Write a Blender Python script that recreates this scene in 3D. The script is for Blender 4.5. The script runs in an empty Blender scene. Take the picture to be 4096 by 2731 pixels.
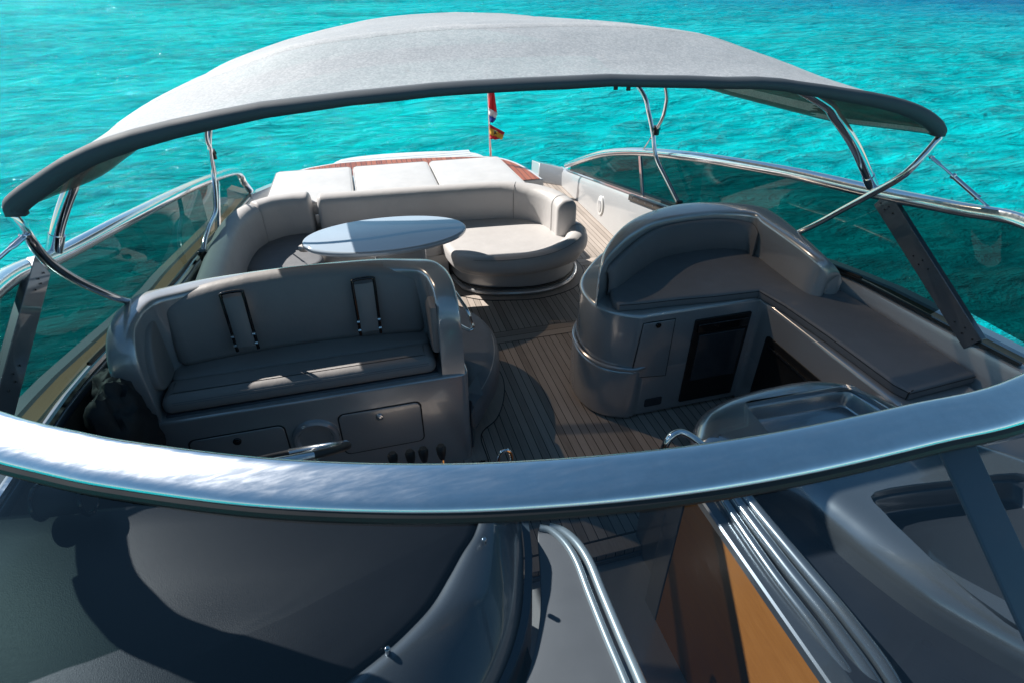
import bpy, bmesh, math, random
from mathutils import Vector, Matrix, noise
from mathutils.geometry import tessellate_polygon

random.seed(7)
sc = bpy.context.scene
COL = sc.collection
R = math.radians

# ------------------------------------------------------------------ camera geometry (metres: x to the right side of the boat as seen looking aft, y aft, z up; cockpit sole z = 0)
PITCH, YAW, EYE = R(34.0), R(15.4), 2.7
FPX = 2280.0                       # focal length in pixels of the 4096 px wide photograph
KD = 4096 / 2352.0
cs, sn = math.cos, math.sin
FW = Vector((sn(YAW) * cs(PITCH), cs(YAW) * cs(PITCH), -sn(PITCH)))
RT = Vector((cs(YAW), -sn(YAW), 0))
UP = Vector((sn(YAW) * sn(PITCH), cs(YAW) * sn(PITCH), cs(PITCH)))
EYEV = Vector((0, 0, EYE))


def ray(x, y):
    a = (x * KD - 2048) / FPX
    b = -(y * KD - 1365.5) / FPX
    return FW + a * RT + b * UP


def Zp(x, y, z):                   # measured point of the photograph lying at height z
    d = ray(x, y)
    return EYEV + d * ((z - EYE) / d.z)


def Xp(x, y, v):                   # ... lying in the fore-and-aft plane x = v
    d = ray(x, y)
    return EYEV + d * (v / d.x)


def Yp(x, y, v):                   # ... lying in the athwartships plane y = v
    d = ray(x, y)
    return EYEV + d * (v / d.y)


# ------------------------------------------------------------------ mesh helpers
def V(*a):
    return Vector(a)


def cat(pts, n=8, closed=False):
    """Catmull-Rom through points of any dimension, n samples per span."""
    P = [list(p) for p in pts]
    out = []
    m = len(P)
    spans = m if closed else m - 1
    for i in range(spans):
        if closed:
            p0, p1, p2, p3 = P[(i - 1) % m], P[i], P[(i + 1) % m], P[(i + 2) % m]
        else:
            p1, p2 = P[i], P[i + 1]
            p0 = P[i - 1] if i > 0 else [2 * a - b for a, b in zip(p1, p2)]
            p3 = P[i + 2] if i + 2 < m else [2 * b - a for a, b in zip(p1, p2)]
        for k in range(n):
            t = k / n
            t2, t3 = t * t, t * t * t
            out.append([0.5 * (2 * b + (c - a) * t + (2 * a - 5 * b + 4 * c - d) * t2 + (3 * b - a - 3 * c + d) * t3)
                        for a, b, c, d in zip(p0, p1, p2, p3)])
    if not closed:
        out.append(P[-1])
    return out


def interp(tab, x):
    if x <= tab[0][0]:
        return tab[0][1]
    for (a, fa), (b, fb) in zip(tab, tab[1:]):
        if x <= b:
            t = (x - a) / (b - a)
            return fa + (fb - fa) * t
    return tab[-1][1]


class MB:
    def __init__(s):
        s.v, s.f, s.m = [], [], []

    def add(s, verts, faces, mi=0, M=None):
        o = len(s.v)
        for p in verts:
            p = Vector(p)
            s.v.append(M @ p if M else p)
        for f in faces:
            s.f.append([i + o for i in f])
            s.m.append(mi)

    def grid(s, loops, closed=False, cap0=False, cap1=False, mi=0):
        n = len(loops[0])
        vs = [p for l in loops for p in l]
        fs = []
        for i in range(len(loops) - 1):
            for j in range(n if closed else n - 1):
                a, b = i * n + j, i * n + (j + 1) % n
                fs.append((a, b, b + n, a + n))
        o = len(s.v)
        s.add(vs, fs, mi)
        for flag, li in ((cap0, 0), (cap1, len(loops) - 1)):
            if flag:
                pts = [Vector(p) for p in loops[li]]
                for t in tessellate_polygon([pts]):
                    s.f.append([o + li * n + k for k in t])
                    s.m.append(mi)

    def tube(s, pts, r, seg=12, closed=False, caps=True, mi=0, flat=1.0):
        P = [Vector(p) for p in pts]
        n = len(P)
        loops = []
        side = None
        for i in range(n):
            if closed:
                t = (P[(i + 1) % n] - P[i - 1]).normalized()
            else:
                t = (P[min(i + 1, n - 1)] - P[max(i - 1, 0)]).normalized()
            if side is None:
                ref = V(0, 0, 1) if abs(t.z) < .9 else V(1, 0, 0)
                side = t.cross(ref).normalized()
            side = (side - t * side.dot(t)).normalized()
            up = side.cross(t)
            rr = r[i] if isinstance(r, (list, tuple)) else r
            loops.append([P[i] + side * (rr * math.cos(2 * math.pi * k / seg)) + up * (rr * flat * math.sin(2 * math.pi * k / seg)) for k in range(seg)])
        if closed:
            loops.append(loops[0])
        s.grid(loops, closed=True, cap0=caps and not closed, cap1=caps and not closed, mi=mi)

    def sweep(s, path, prof, caps=True, ends=0.0, mi=0):
        """profile (a outward to the right of travel, b up) carried along a path; ends>0 rounds the two ends off."""
        P = [Vector(p) for p in path]
        n = len(P)
        ca = sum(p[0] for p in prof) / len(prof)
        cb = sum(p[1] for p in prof) / len(prof)
        frames = []
        for i in range(n):
            t = (P[min(i + 1, n - 1)] - P[max(i - 1, 0)])
            t.z = 0
            t.normalize()
            frames.append((P[i], t, V(t.y, -t.x, 0), 1.0))
        if ends > 0:
            a0, a1 = [], []
            for q in range(6):
                w = q / 6
                sc_ = math.sqrt(max(0, 1 - (1 - w) ** 2))
                sc_ = .35 + .65 * sc_
                p, t, sd, _ = frames[0]
                a0.append((p - t * ends * (1 - w), t, sd, sc_))
                p, t, sd, _ = frames[-1]
                a1.append((p + t * ends * (1 - w), t, sd, sc_))
            frames = a0 + frames + a1[::-1]
        loops = []
        for p, t, sd, k in frames:
            loops.append([p + sd * (ca + (a - ca) * k) + V(0, 0, cb + (b - cb) * (.4 + .6 * k if k < 1 else 1)) for a, b in prof])
        s.grid(loops, closed=True, cap0=caps, cap1=caps, mi=mi)

    def box(s, x0, x1, y0, y1, z0, z1, mi=0):
        vs = [(x, y, z) for z in (z0, z1) for y in (y0, y1) for x in (x0, x1)]
        s.add(vs, [(0, 2, 3, 1), (4, 5, 7, 6), (0, 1, 5, 4), (2, 6, 7, 3), (0, 4, 6, 2), (1, 3, 7, 5)], mi)

    def prism(s, outline, z0, z1, rt=0.0, rb=0.0, n=4, crown=0.0, M=None, mi=0):
        """vertical prism of a closed plan outline with rounded top and bottom edges; M carries local x,y,z elsewhere."""
        O = [Vector((p[0], p[1])) for p in outline]
        m = len(O)
        area = sum(O[i].x * O[(i + 1) % m].y - O[(i + 1) % m].x * O[i].y for i in range(m))
        if area < 0:
            O = O[::-1]
        N = []
        for i in range(m):
            e0 = (O[i] - O[i - 1])
            e1 = (O[(i + 1) % m] - O[i])
            e0 = e0.normalized() if e0.length > 1e-9 else e1.normalized()
            e1 = e1.normalized() if e1.length > 1e-9 else e0
            n0, n1 = Vector((-e0.y, e0.x)), Vector((-e1.y, e1.x))
            b = n0 + n1
            b = b / max(.35, b.length_squared) * 2 if b.length > 1e-6 else n0
            N.append(b)

        def ring(ins, z):
            return [V(p.x + q.x * ins, p.y + q.y * ins, z) for p, q in zip(O, N)]
        L = []
        if rb > 0:
            for k in range(n + 1):
                a = math.pi / 2 * k / n
                L.append(ring(rb * (1 - math.sin(a)), z0 + rb * (1 - math.cos(a))))
        else:
            L.append(ring(0, z0))
        if rt > 0:
            for k in range(n + 1):
                a = math.pi / 2 * k / n
                L.append(ring(rt * (1 - math.cos(a)), z1 - rt * (1 - math.sin(a))))
        else:
            L.append(ring(0, z1))
        if crown > 0:
            c = sum(O, Vector((0, 0))) / m
            last = [Vector((p.x, p.y)) for p in L[-1]]
            for w, h in ((.85, .45), (.6, .8), (.3, .96)):
                L.append([V(c.x + (p.x - c.x) * w, c.y + (p.y - c.y) * w, z1 + crown * h) for p in last])
        if M:
            L = [[M @ p for p in l] for l in L]
        s.grid(L, closed=True, cap0=True, cap1=True, mi=mi)

    def shell(s, st, zbo, zbi, r=.03, n=6, cap=True):
        """moulded seat shell: stations of (outer x, outer y, inner x, inner y, top height)."""
        S = cat(st, n)
        loops = []
        for ox, oy, ix, iy, zt in S:
            o, i = V(ox, oy, 0), V(ix, iy, 0)
            d = (i - o)
            w = d.length
            d.normalize()
            rr = min(r, max(.004, (zt - zbi) * .8), w * .45)
            L = [o + V(0, 0, zbo)]
            for k in range(6):
                a = math.pi / 2 * k / 5
                L.append(o + d * rr * (1 - math.cos(a)) + V(0, 0, zt - rr * (1 - math.sin(a))))
            L.append(o + d * w * .5 + V(0, 0, zt + .006))
            for k in range(6):
                a = math.pi / 2 * (1 - k / 5)
                L.append(i - d * rr * (1 - math.cos(a)) + V(0, 0, zt - rr * (1 - math.sin(a))))
            L.append(i + V(0, 0, zbi))
            loops.append(L)
        s.grid(loops, closed=False)
        if cap:
            for L in (loops[0], loops[-1]):
                s.add(L, [tuple(range(len(L)))])

    def islands(s):
        par = list(range(len(s.v)))

        def find(i):
            while par[i] != i:
                par[i] = par[par[i]]
                i = par[i]
            return i
        for f in s.f:
            for q in f[1:]:
                a, b = find(f[0]), find(q)
                if a != b:
                    par[b] = a
        groups = {}
        for f, mi in zip(s.f, s.m):
            groups.setdefault(find(f[0]), []).append((f, mi))
        out = []
        for fs in groups.values():
            m = MB()
            ids = {}
            for f, mi in fs:
                for q in f:
                    if q not in ids:
                        ids[q] = len(m.v)
                        m.v.append(s.v[q])
                m.f.append([ids[q] for q in f])
                m.m.append(mi)
            out.append(m)
        return out

    def build_each(s, name, mat, parent=None, **kw):
        return [m.build(name, mat, parent, **kw) for m in s.islands()]

    def build(s, name, mat, parent=None, ang=35, weld=True, thick=0, bevel=0):
        me = bpy.data.meshes.new(name)
        bm = bmesh.new()
        vs = [bm.verts.new(p) for p in s.v]
        for f, mi in zip(s.f, s.m):
            try:
                fc = bm.faces.new([vs[i] for i in f])
                fc.material_index = mi
            except ValueError:
                pass
        if weld:
            bmesh.ops.remove_doubles(bm, verts=bm.verts, dist=1e-5)
        bmesh.ops.recalc_face_normals(bm, faces=bm.faces)
        bm.to_mesh(me)
        bm.free()
        for p in me.polygons:
            p.use_smooth = True
        me.set_sharp_from_angle(angle=R(ang))
        for q in (mat if isinstance(mat, (list, tuple)) else [mat]):
            me.materials.append(q)
        o = bpy.data.objects.new(name, me)
        COL.objects.link(o)
        if parent:
            o.parent = parent
            o.matrix_parent_inverse = Matrix.Translation(-parent.location)
        if thick:
            md = o.modifiers.new('thickness', 'SOLIDIFY')
            md.thickness = thick
            md.offset = 0
        if bevel:
            md = o.modifiers.new('edge', 'BEVEL')
            md.width = bevel
            md.segments = 3
            md.limit_method = 'ANGLE'
            md.angle_limit = R(40)
        return o


def tag(o, label=None, category=None, group=None, kind=None):
    if label:
        o['label'] = label
    if category:
        o['category'] = category
    if group:
        o['group'] = group
    if kind:
        o['kind'] = kind
    return o


def empty(name, loc, label, category, group=None):
    o = bpy.data.objects.new(name, None)
    o.empty_display_size = .1
    COL.objects.link(o)
    o.location = loc
    return tag(o, label, category, group)


def rrect(x0, y0, x1, y1, r, n=5):
    out = []
    for cx, cy, a0 in ((x1 - r, y1 - r, 0), (x0 + r, y1 - r, 90), (x0 + r, y0 + r, 180), (x1 - r, y0 + r, 270)):
        for k in range(n + 1):
            a = R(a0 + 90 * k / n)
            out.append((cx + r * math.cos(a), cy + r * math.sin(a)))
    return out


def round_poly(pts, r, n=5):
    out = []
    m = len(pts)
    for i in range(m):
        p, a, b = Vector(pts[i]), Vector(pts[i - 1]), Vector(pts[(i + 1) % m])
        u, v = (a - p).normalized(), (b - p).normalized()
        for k in range(n + 1):
            t = k / n
            q = (p + u * r) * (1 - t) ** 2 + p * 2 * t * (1 - t) + (p + v * r) * t * t
            out.append((q.x, q.y))
    return out


def circle(cx, cy, r, n=32, ry=None):
    return [(cx + r * math.cos(2 * math.pi * k / n), cy + (ry or r) * math.sin(2 * math.pi * k / n)) for k in range(n)]


def on_y(y):      # local x,y,z -> world x, z, facing forward (-y)
    return Matrix(((1, 0, 0, 0), (0, 0, -1, y), (0, 1, 0, 0), (0, 0, 0, 1)))


def on_x(x, sgn=-1):   # local x,y,z -> world y, z, facing sgn*x
    return Matrix(((0, 0, sgn, x), (1, 0, 0, 0), (0, 1, 0, 0), (0, 0, 0, 1)))


# ------------------------------------------------------------------ materials
class NT:
    def __init__(s, name):
        s.mat = bpy.data.materials.new(name)
        s.mat.use_nodes = True
        s.t = s.mat.node_tree
        s.b = s.t.nodes['Principled BSDF']
        s.out = s.t.nodes['Material Output']

    def n(s, typ, **kw):
        nd = s.t.nodes.new('ShaderNode' + typ)
        for k, v in kw.items():
            if k in nd.inputs.keys():
                nd.inputs[k].default_value = v
            else:
                setattr(nd, k, v)
        return nd

    def l(s, a, b):
        s.t.links.new(a, b)

    def coords(s, scale=(1, 1, 1), obj=True):
        tc = s.n('TexCoord')
        mp = s.n('Mapping')
        mp.inputs['Scale'].default_value = scale
        s.l(tc.outputs['Object' if obj else 'Generated'], mp.inputs['Vector'])
        return mp.outputs['Vector']

    def noise(s, vec, scale, detail=4, rough=.55, dist=0):
        nd = s.n('TexNoise')
        nd.inputs['Scale'].default_value = scale
        nd.inputs['Detail'].default_value = detail
        nd.inputs['Roughness'].default_value = rough
        nd.inputs['Distortion'].default_value = dist
        if vec:
            s.l(vec, nd.inputs['Vector'])
        return nd.outputs['Fac']

    def ramp(s, fac, stops):
        nd = s.n('ValToRGB')
        el = nd.color_ramp.elements
        while len(el) < len(stops):
            el.new(.5)
        for e, (p, c) in zip(el, stops):
            e.position = p
            e.color = (*c, 1) if len(c) == 3 else c
        s.l(fac, nd.inputs['Fac'])
        return nd.outputs['Color']

    def mapr(s, fac, a, b, c, d):
        nd = s.n('MapRange')
        for k, v in zip(('From Min', 'From Max', 'To Min', 'To Max'), (a, b, c, d)):
            nd.inputs[k].default_value = v
        s.l(fac, nd.inputs['Value'])
        return nd.outputs['Result']

    def math(s, op, a, b=None):
        nd = s.n('Math', operation=op)
        for i, q in enumerate((a, b)):
            if q is None:
                continue
            if isinstance(q, (int, float)):
                nd.inputs[i].default_value = q
            else:
                s.l(q, nd.inputs[i])
        return nd.outputs[0]

    def bump(s, h, strength, dist=.01, normal=None):
        nd = s.n('Bump')
        nd.inputs['Strength'].default_value = strength
        nd.inputs['Distance'].default_value = dist
        s.l(h, nd.inputs['Height'])
        if normal:
            s.l(normal, nd.inputs['Normal'])
        return nd.outputs['Normal']

    def set(s, **kw):
        for k, v in kw.items():
            s.b.inputs[k.replace('_', ' ')].default_value = v
        return s


def simple(name, col, rough=.5, metal=0, coat=0, coatr=.05, var=.06, nscale=6, spec=.5, bumps=0, bscale=200):
    m = NT(name)
    m.set(Metallic=metal, Coat_Weight=coat, Coat_Roughness=coatr, Specular_IOR_Level=spec)
    v = m.coords()
    f = m.noise(v, nscale, 5)
    m.l(m.ramp(f, [(.3, tuple(c * (1 - var) for c in col)), (.7, tuple(min(1, c * (1 + var)) for c in col))]), m.b.inputs['Base Color'])
    m.l(m.mapr(f, .2, .8, max(0, rough - .06), rough + .06), m.b.inputs['Roughness'])
    if bumps:
        m.l(m.bump(m.noise(v, bscale, 3), bumps, .002), m.b.inputs['Normal'])
    return m.mat


def metallic_paint(name, col, metal=.55, rough=.33):
    m = NT(name)
    m.set(Metallic=metal, Coat_Weight=1.0, Coat_Roughness=.03)
    v = m.coords()
    fl = m.n('TexVoronoi', feature='F1')
    fl.inputs['Scale'].default_value = 900
    m.l(v, fl.inputs['Vector'])
    sep = m.n('SeparateColor')
    m.l(fl.outputs['Color'], sep.inputs['Color'])
    f = m.noise(v, 3, 4)
    mix = m.math('ADD', m.math('MULTIPLY', sep.outputs[0], .45), m.math('MULTIPLY', f, .55))
    m.l(m.ramp(mix, [(.2, tuple(c * .9 for c in col)), (.8, tuple(c * 1.1 for c in col))]), m.b.inputs['Base Color'])
    smear = m.noise(v, 3.5, 4, .6)
    m.l(m.mapr(smear, .3, .75, rough - .01, rough + .02), m.b.inputs['Roughness'])
    return m.mat


SILVER = metallic_paint('silver_paint', (.55, .55, .555), .45, .24)
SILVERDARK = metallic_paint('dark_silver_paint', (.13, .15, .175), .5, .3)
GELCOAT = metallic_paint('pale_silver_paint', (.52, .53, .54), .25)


def vinyl(name, col, rough=.48):
    m = NT(name)
    v = m.coords()
    f = m.noise(v, 4, 5)
    m.l(m.ramp(f, [(.3, tuple(c * .95 for c in col)), (.7, tuple(c * 1.05 for c in col))]), m.b.inputs['Base Color'])
    m.l(m.mapr(m.noise(v, 11, 5), .3, .7, rough - .06, rough + .08), m.b.inputs['Roughness'])
    vo = m.n('TexVoronoi', feature='F1')
    vo.inputs['Scale'].default_value = 260
    m.l(v, vo.inputs['Vector'])
    n1 = m.bump(vo.outputs['Distance'], .08, .002)
    m.l(m.bump(m.noise(v, 7, 3), .22, .02, n1), m.b.inputs['Normal'])
    m.set(Specular_IOR_Level=.35)
    return m.mat


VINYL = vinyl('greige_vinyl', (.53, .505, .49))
VINYLSHADE = vinyl('shaded_grey_vinyl', (.21, .213, .225))  # vinyl copy darkened to stand for shade on bar, lounge and left cushions
SEAM = simple('seam_thread', (.20, .19, .18), .6, var=.1)
SEAMW = simple('pale_seam_thread', (.42, .41, .40), .6, var=.1)
VINYLDIM = vinyl('shaded_taupe_vinyl', (.32, .30, .29))  # same vinyl as the sofa, with the helm seat's shade in its colour
PADW = vinyl('white_sunpad_vinyl', (.58, .575, .57), .5)


def leather():
    m = NT('black_grained_leather')
    v = m.coords()
    vo = m.n('TexVoronoi', feature='DISTANCE_TO_EDGE')
    vo.inputs['Scale'].default_value = 190
    wv = m.n('VectorMath', operation='ADD')
    nz = m.n('TexNoise')
    nz.inputs['Scale'].default_value = 60
    m.l(v, nz.inputs['Vector'])
    sc_ = m.n('VectorMath', operation='SCALE')
    sc_.inputs['Scale'].default_value = .008
    m.l(nz.outputs['Color'], sc_.inputs[0])
    m.l(v, wv.inputs[0])
    m.l(sc_.outputs[0], wv.inputs[1])
    m.l(wv.outputs[0], vo.inputs['Vector'])
    m.l(m.bump(vo.outputs['Distance'], .22, .0012), m.b.inputs['Normal'])
    f = m.noise(v, 5, 6)
    st = m.noise(v, 26, 3, .5, .8)
    m.l(m.ramp(m.math('ADD', m.math('MULTIPLY', f, .7), m.math('MULTIPLY', st, .3)), [(.3, (.0095, .011, .0145)), (.7, (.0115, .013, .017))]), m.b.inputs['Base Color'])
    m.set(Specular_IOR_Level=.14, Roughness=.36)
    return m.mat


LEATHER = leather()


def chrome(name='polished_steel', col=(.74, .75, .77), rough=.07, smear=0, pit=0):
    m = NT(name)
    m.set(Metallic=1.0)
    v = m.coords((1, 1, 1))
    f = m.noise(v, 18, 6, .7)
    m.l(m.ramp(f, [(.3, tuple(c * .9 for c in col)), (.7, col)]), m.b.inputs['Base Color'])
    f2 = m.noise(m.coords((.35, 2.2, 2.2)), 26, 6, .65, .3)
    m.l(m.mapr(f2 if smear else f, .4, .75, rough, rough + (smear or .08)), m.b.inputs['Roughness'])
    if pit:
        sp = m.noise(v, 160, 2)
        m.l(m.bump(m.math('ADD', m.noise(v, 38, 6, .65), m.math('MULTIPLY', sp, .4)), .12, .004), m.b.inputs['Normal'])
    return m.mat


CHROME = chrome(col=(.84, .85, .87))
RAILMAT = chrome('salt_marked_steel', (.94, .955, .98), .16, .09)
BLACK = simple('black_rubber', (.012, .012, .013), .5, var=.2)
BLACKGLOSS = simple('black_gloss_plastic', (.012, .012, .014), .12, coat=.4, var=.2)
DARKFRAME = simple('dark_anodised_frame', (.03, .033, .038), .3, .5, .2)
WHITE = simple('white_gelcoat', (.72, .72, .71), .25, coat=.4, var=.03)
CLOTHBLACK = simple('black_cover_cloth', (.018, .019, .021), .62, var=.3, bumps=.3, bscale=90)
DOORGREY = simple('grey_door_laminate', (.17, .17, .18), .5, bumps=.2, bscale=500)
FRIDGE = simple('dark_smoked_panel', (.075, .08, .09), .2, .2, .3)


def planks(name, cols, seam, w=.0554, off=.0, axis=0, gap=.0045, rough=.62, grainscale=1.0, spec=.3, seamcol=(.012, .011, .011)):
    m = NT(name)
    tc = m.n('TexCoord')
    sep = m.n('SeparateXYZ')
    m.l(tc.outputs['Object'], sep.inputs[0])
    u = sep.outputs[axis]
    q = m.math('DIVIDE', m.math('SUBTRACT', u, off), w)
    idx = m.math('FLOOR', q)
    fr = m.math('SUBTRACT', q, idx)
    d = m.math('ABSOLUTE', m.math('SUBTRACT', fr, .5))
    wn = m.n('TexWhiteNoise', noise_dimensions='1D')
    m.l(idx, wn.inputs['W'])
    mp = m.n('Mapping')
    mp.inputs['Scale'].default_value = (70, 3.2, 20) if axis == 0 else (3.2, 70, 20)
    m.l(tc.outputs['Object'], mp.inputs['Vector'])
    ad = m.n('VectorMath', operation='ADD')
    m.l(mp.outputs[0], ad.inputs[0])
    m.l(wn.outputs['Color'], ad.inputs[1])
    grain = m.noise(ad.outputs[0], 1.6 * grainscale, 7, .65, .4)
    big = m.noise(tc.outputs['Object'], 2.2, 5, .6)
    f = m.math('ADD', m.math('ADD', m.math('MULTIPLY', grain, .5), m.math('MULTIPLY', wn.outputs['Value'], .28)), m.math('MULTIPLY', big, .25))
    colr = m.ramp(f, [(.28, cols[0]), (.52, cols[1]), (.78, cols[2])])
    mx = m.n('Mix', data_type='RGBA')
    edge = m.math('GREATER_THAN', d, .5 - gap / w / 2)
    m.l(edge, mx.inputs['Factor'])
    m.l(colr, mx.inputs['A'])
    mx.inputs['B'].default_value = (*seamcol, 1)
    m.l(mx.outputs['Result'], m.b.inputs['Base Color'])
    m.l(m.mapr(grain, .3, .7, rough - .08, rough + .1), m.b.inputs['Roughness'])
    m.set(Specular_IOR_Level=spec)
    h = m.math('SUBTRACT', m.math('MULTIPLY', grain, .25), edge)
    m.l(m.bump(h, .35, .002), m.b.inputs['Normal'])
    return m.mat


TEAKC = [(.28, .235, .20), (.44, .375, .325), (.57, .495, .435)]
TEAK = planks('weathered_teak_planks', TEAKC, True, off=.84)
TEAKX = planks('weathered_teak_cross_board', TEAKC, True, w=.083, off=3.855, axis=1)
TEAKPLAIN = planks('weathered_teak_board', TEAKC, True, w=5, off=-2.3)
TEAKRED = planks('varnished_mahogany_planks', [(.22, .05, .022), (.36, .10, .045), (.5, .17, .08)], True, w=.07, off=.02, gap=.007, rough=.3, spec=.5)
TEAKHONEY = planks('honey_teak_strip', [(.27, .14, .06), (.37, .205, .095), (.45, .265, .13)], True, w=5, off=-3, rough=.5)
WOOD = planks('orange_cherry_veneer', [(.33, .12, .025), (.42, .165, .038), (.52, .22, .06)], True, w=5, off=-3, rough=.4, spec=.2, grainscale=1.4)


def canopy_mat(name='grey_acrylic_canvas', cols=((.44, .47, .50), (.54, .57, .60), (.68, .70, .72)), thru=.33):
    m = NT(name)
    v = m.coords()
    f = m.noise(v, 2.2, 5)
    wv = m.n('TexWave', wave_type='BANDS', bands_direction='DIAGONAL')
    wv.inputs['Scale'].default_value = 120
    m.l(v, wv.inputs['Vector'])
    sp = m.n('TexVoronoi', feature='F1')
    sp.inputs['Scale'].default_value = 130
    m.l(v, sp.inputs['Vector'])
    sep = m.n('SeparateColor')
    m.l(sp.outputs['Color'], sep.inputs[0])
    mix = m.math('ADD', m.math('MULTIPLY', f, .5), m.math('MULTIPLY', sep.outputs[0], .5))
    m.l(m.ramp(mix, list(zip((.2, .5, .8), cols))), m.b.inputs['Base Color'])
    m.set(Roughness=.6, Specular_IOR_Level=.45, Sheen_Weight=.12, Sheen_Roughness=.4)
    n1 = m.bump(wv.outputs['Fac'], .25, .002)
    n2 = m.bump(sep.outputs[1], .35, .003, n1)
    m.l(m.bump(m.noise(v, 1.6, 3), .35, .08, n2), m.b.inputs['Normal'])
    tr = m.n('BsdfTranslucent')
    tr.inputs['Color'].default_value = (.36, .33, .30, 1)
    tp = m.n('BsdfTransparent')
    tp.inputs['Color'].default_value = (1, .9, .8, 1)
    a = m.n('MixShader')
    a.inputs['Fac'].default_value = .006
    m.l(m.b.outputs[0], a.inputs[1])
    m.l(tr.outputs[0], a.inputs[2])
    b = m.n('MixShader')
    b.inputs['Fac'].default_value = thru
    m.l(a.outputs[0], b.inputs[1])
    m.l(tp.outputs[0], b.inputs[2])
    m.l(b.outputs[0], m.out.inputs['Surface'])
    return m.mat


CANVAS = canopy_mat()
CANVASIN = canopy_mat('dark_canvas_underside', [(.035, .04, .046), (.045, .05, .056), (.055, .06, .066)], .18)  # canvas copy in darker colours for the sheet below
CANVASEDGE = simple('shaded_canvas_binding', (.06, .072, .085), .7, var=.1, bumps=.3, bscale=260)  # canvas colour darkened to carry the shade on the canopy edge


def glass_mat(name, tint, refl=.9, f0=.022, f1=.5):
    m = NT(name)
    m.t.nodes.remove(m.b)
    tp = m.n('BsdfTransparent')
    tp.inputs['Color'].default_value = (*tint, 1)
    gl = m.n('BsdfGlossy')
    gl.inputs['Roughness'].default_value = .004
    gl.inputs['Color'].default_value = (refl, refl, refl, 1)
    ge = m.n('NewGeometry')
    dp = m.n('VectorMath', operation='DOT_PRODUCT')
    m.l(ge.outputs['Normal'], dp.inputs[0])
    m.l(ge.outputs['Incoming'], dp.inputs[1])
    c5 = m.math('POWER', m.math('SUBTRACT', 1.0, m.math('ABSOLUTE', dp.outputs['Value'])), 5.0)
    fres = m.math('ADD', m.math('MULTIPLY', c5, f1), f0)      # both faces of the sheet, whichever side it is seen from
    v = m.coords((1, 1, 1))
    smear = m.noise(v, 3.5, 6, .7)
    ms = m.n('MixShader')
    m.l(fres, ms.inputs['Fac'])
    m.l(tp.outputs[0], ms.inputs[1])
    m.l(gl.outputs[0], ms.inputs[2])
    m.l(ms.outputs[0], m.out.inputs['Surface'])
    return m.mat


SIDEGLASS = glass_mat('smoked_teal_glass', (.105, .16, .155))
FRONTGLASS = glass_mat('clear_tinted_glass', (.48, .54, .58), .95, .05, .9)
EDGEGLASS = simple('teal_glass_edge', (.05, .30, .30), .15, var=.1)


def water_mat():
    m = NT('turquoise_sea')
    v = m.coords()
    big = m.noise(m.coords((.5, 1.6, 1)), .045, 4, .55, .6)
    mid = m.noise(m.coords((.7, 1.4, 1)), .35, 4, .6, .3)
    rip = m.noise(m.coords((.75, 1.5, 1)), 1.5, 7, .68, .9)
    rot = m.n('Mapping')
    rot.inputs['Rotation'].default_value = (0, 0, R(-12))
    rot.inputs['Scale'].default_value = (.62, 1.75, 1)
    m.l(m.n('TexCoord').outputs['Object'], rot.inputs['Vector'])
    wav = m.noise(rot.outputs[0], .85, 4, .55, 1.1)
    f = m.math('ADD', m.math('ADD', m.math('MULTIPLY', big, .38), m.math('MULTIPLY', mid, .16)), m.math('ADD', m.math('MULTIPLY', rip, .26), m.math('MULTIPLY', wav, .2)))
    col = m.ramp(f, [(.37, (.0, .13, .165)), (.45, (.0, .30, .335)), (.53, (.0, .47, .495)), (.63, (.01, .64, .635))])  # wave shading put into the colour: lighter crests, darker troughs
    # the bottom falls away: weed and deeper water further off
    sep = m.n('SeparateXYZ')
    m.l(v, sep.inputs[0])
    far = m.math('ADD', m.math('MULTIPLY', sep.outputs[0], .9), m.math('MULTIPLY', sep.outputs[1], .5))
    far = m.math('ADD', far, m.math('MULTIPLY', m.math('SUBTRACT', big, .5), 60))
    deep = m.mapr(far, 36, 95, 0, 1)
    mx = m.n('Mix', data_type='RGBA')
    m.l(deep, mx.inputs['Factor'])
    m.l(col, mx.inputs['A'])
    mx.inputs['B'].default_value = (.0, .14, .28, 1)
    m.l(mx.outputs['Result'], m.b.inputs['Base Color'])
    m.set(Roughness=.6, Specular_IOR_Level=.0)
    n1 = m.bump(rip, 1.0, .16, m.bump(wav, 1.0, .42))
    n2 = m.bump(m.noise(m.coords((.8, 1.3, 1)), 9, 5, .68, .6), 1.0, .045, n1)
    m.l(n2, m.b.inputs['Normal'])
    gl = m.n('BsdfGlossy')
    gl.inputs['Roughness'].default_value = .05
    m.l(n2, gl.inputs['Normal'])
    lw = m.n('LayerWeight')
    lw.inputs['Blend'].default_value = .5
    m.l(n2, lw.inputs['Normal'])
    ms = m.n('MixShader')
    m.l(m.mapr(m.math('POWER', lw.outputs['Facing'], 3.5), .0, 1.0, .012, .25), ms.inputs['Fac'])
    m.l(m.b.outputs[0], ms.inputs[1])
    m.l(gl.outputs[0], ms.inputs[2])
    m.l(ms.outputs[0], m.out.inputs['Surface'])
    return m.mat


WATER = water_mat()

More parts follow.
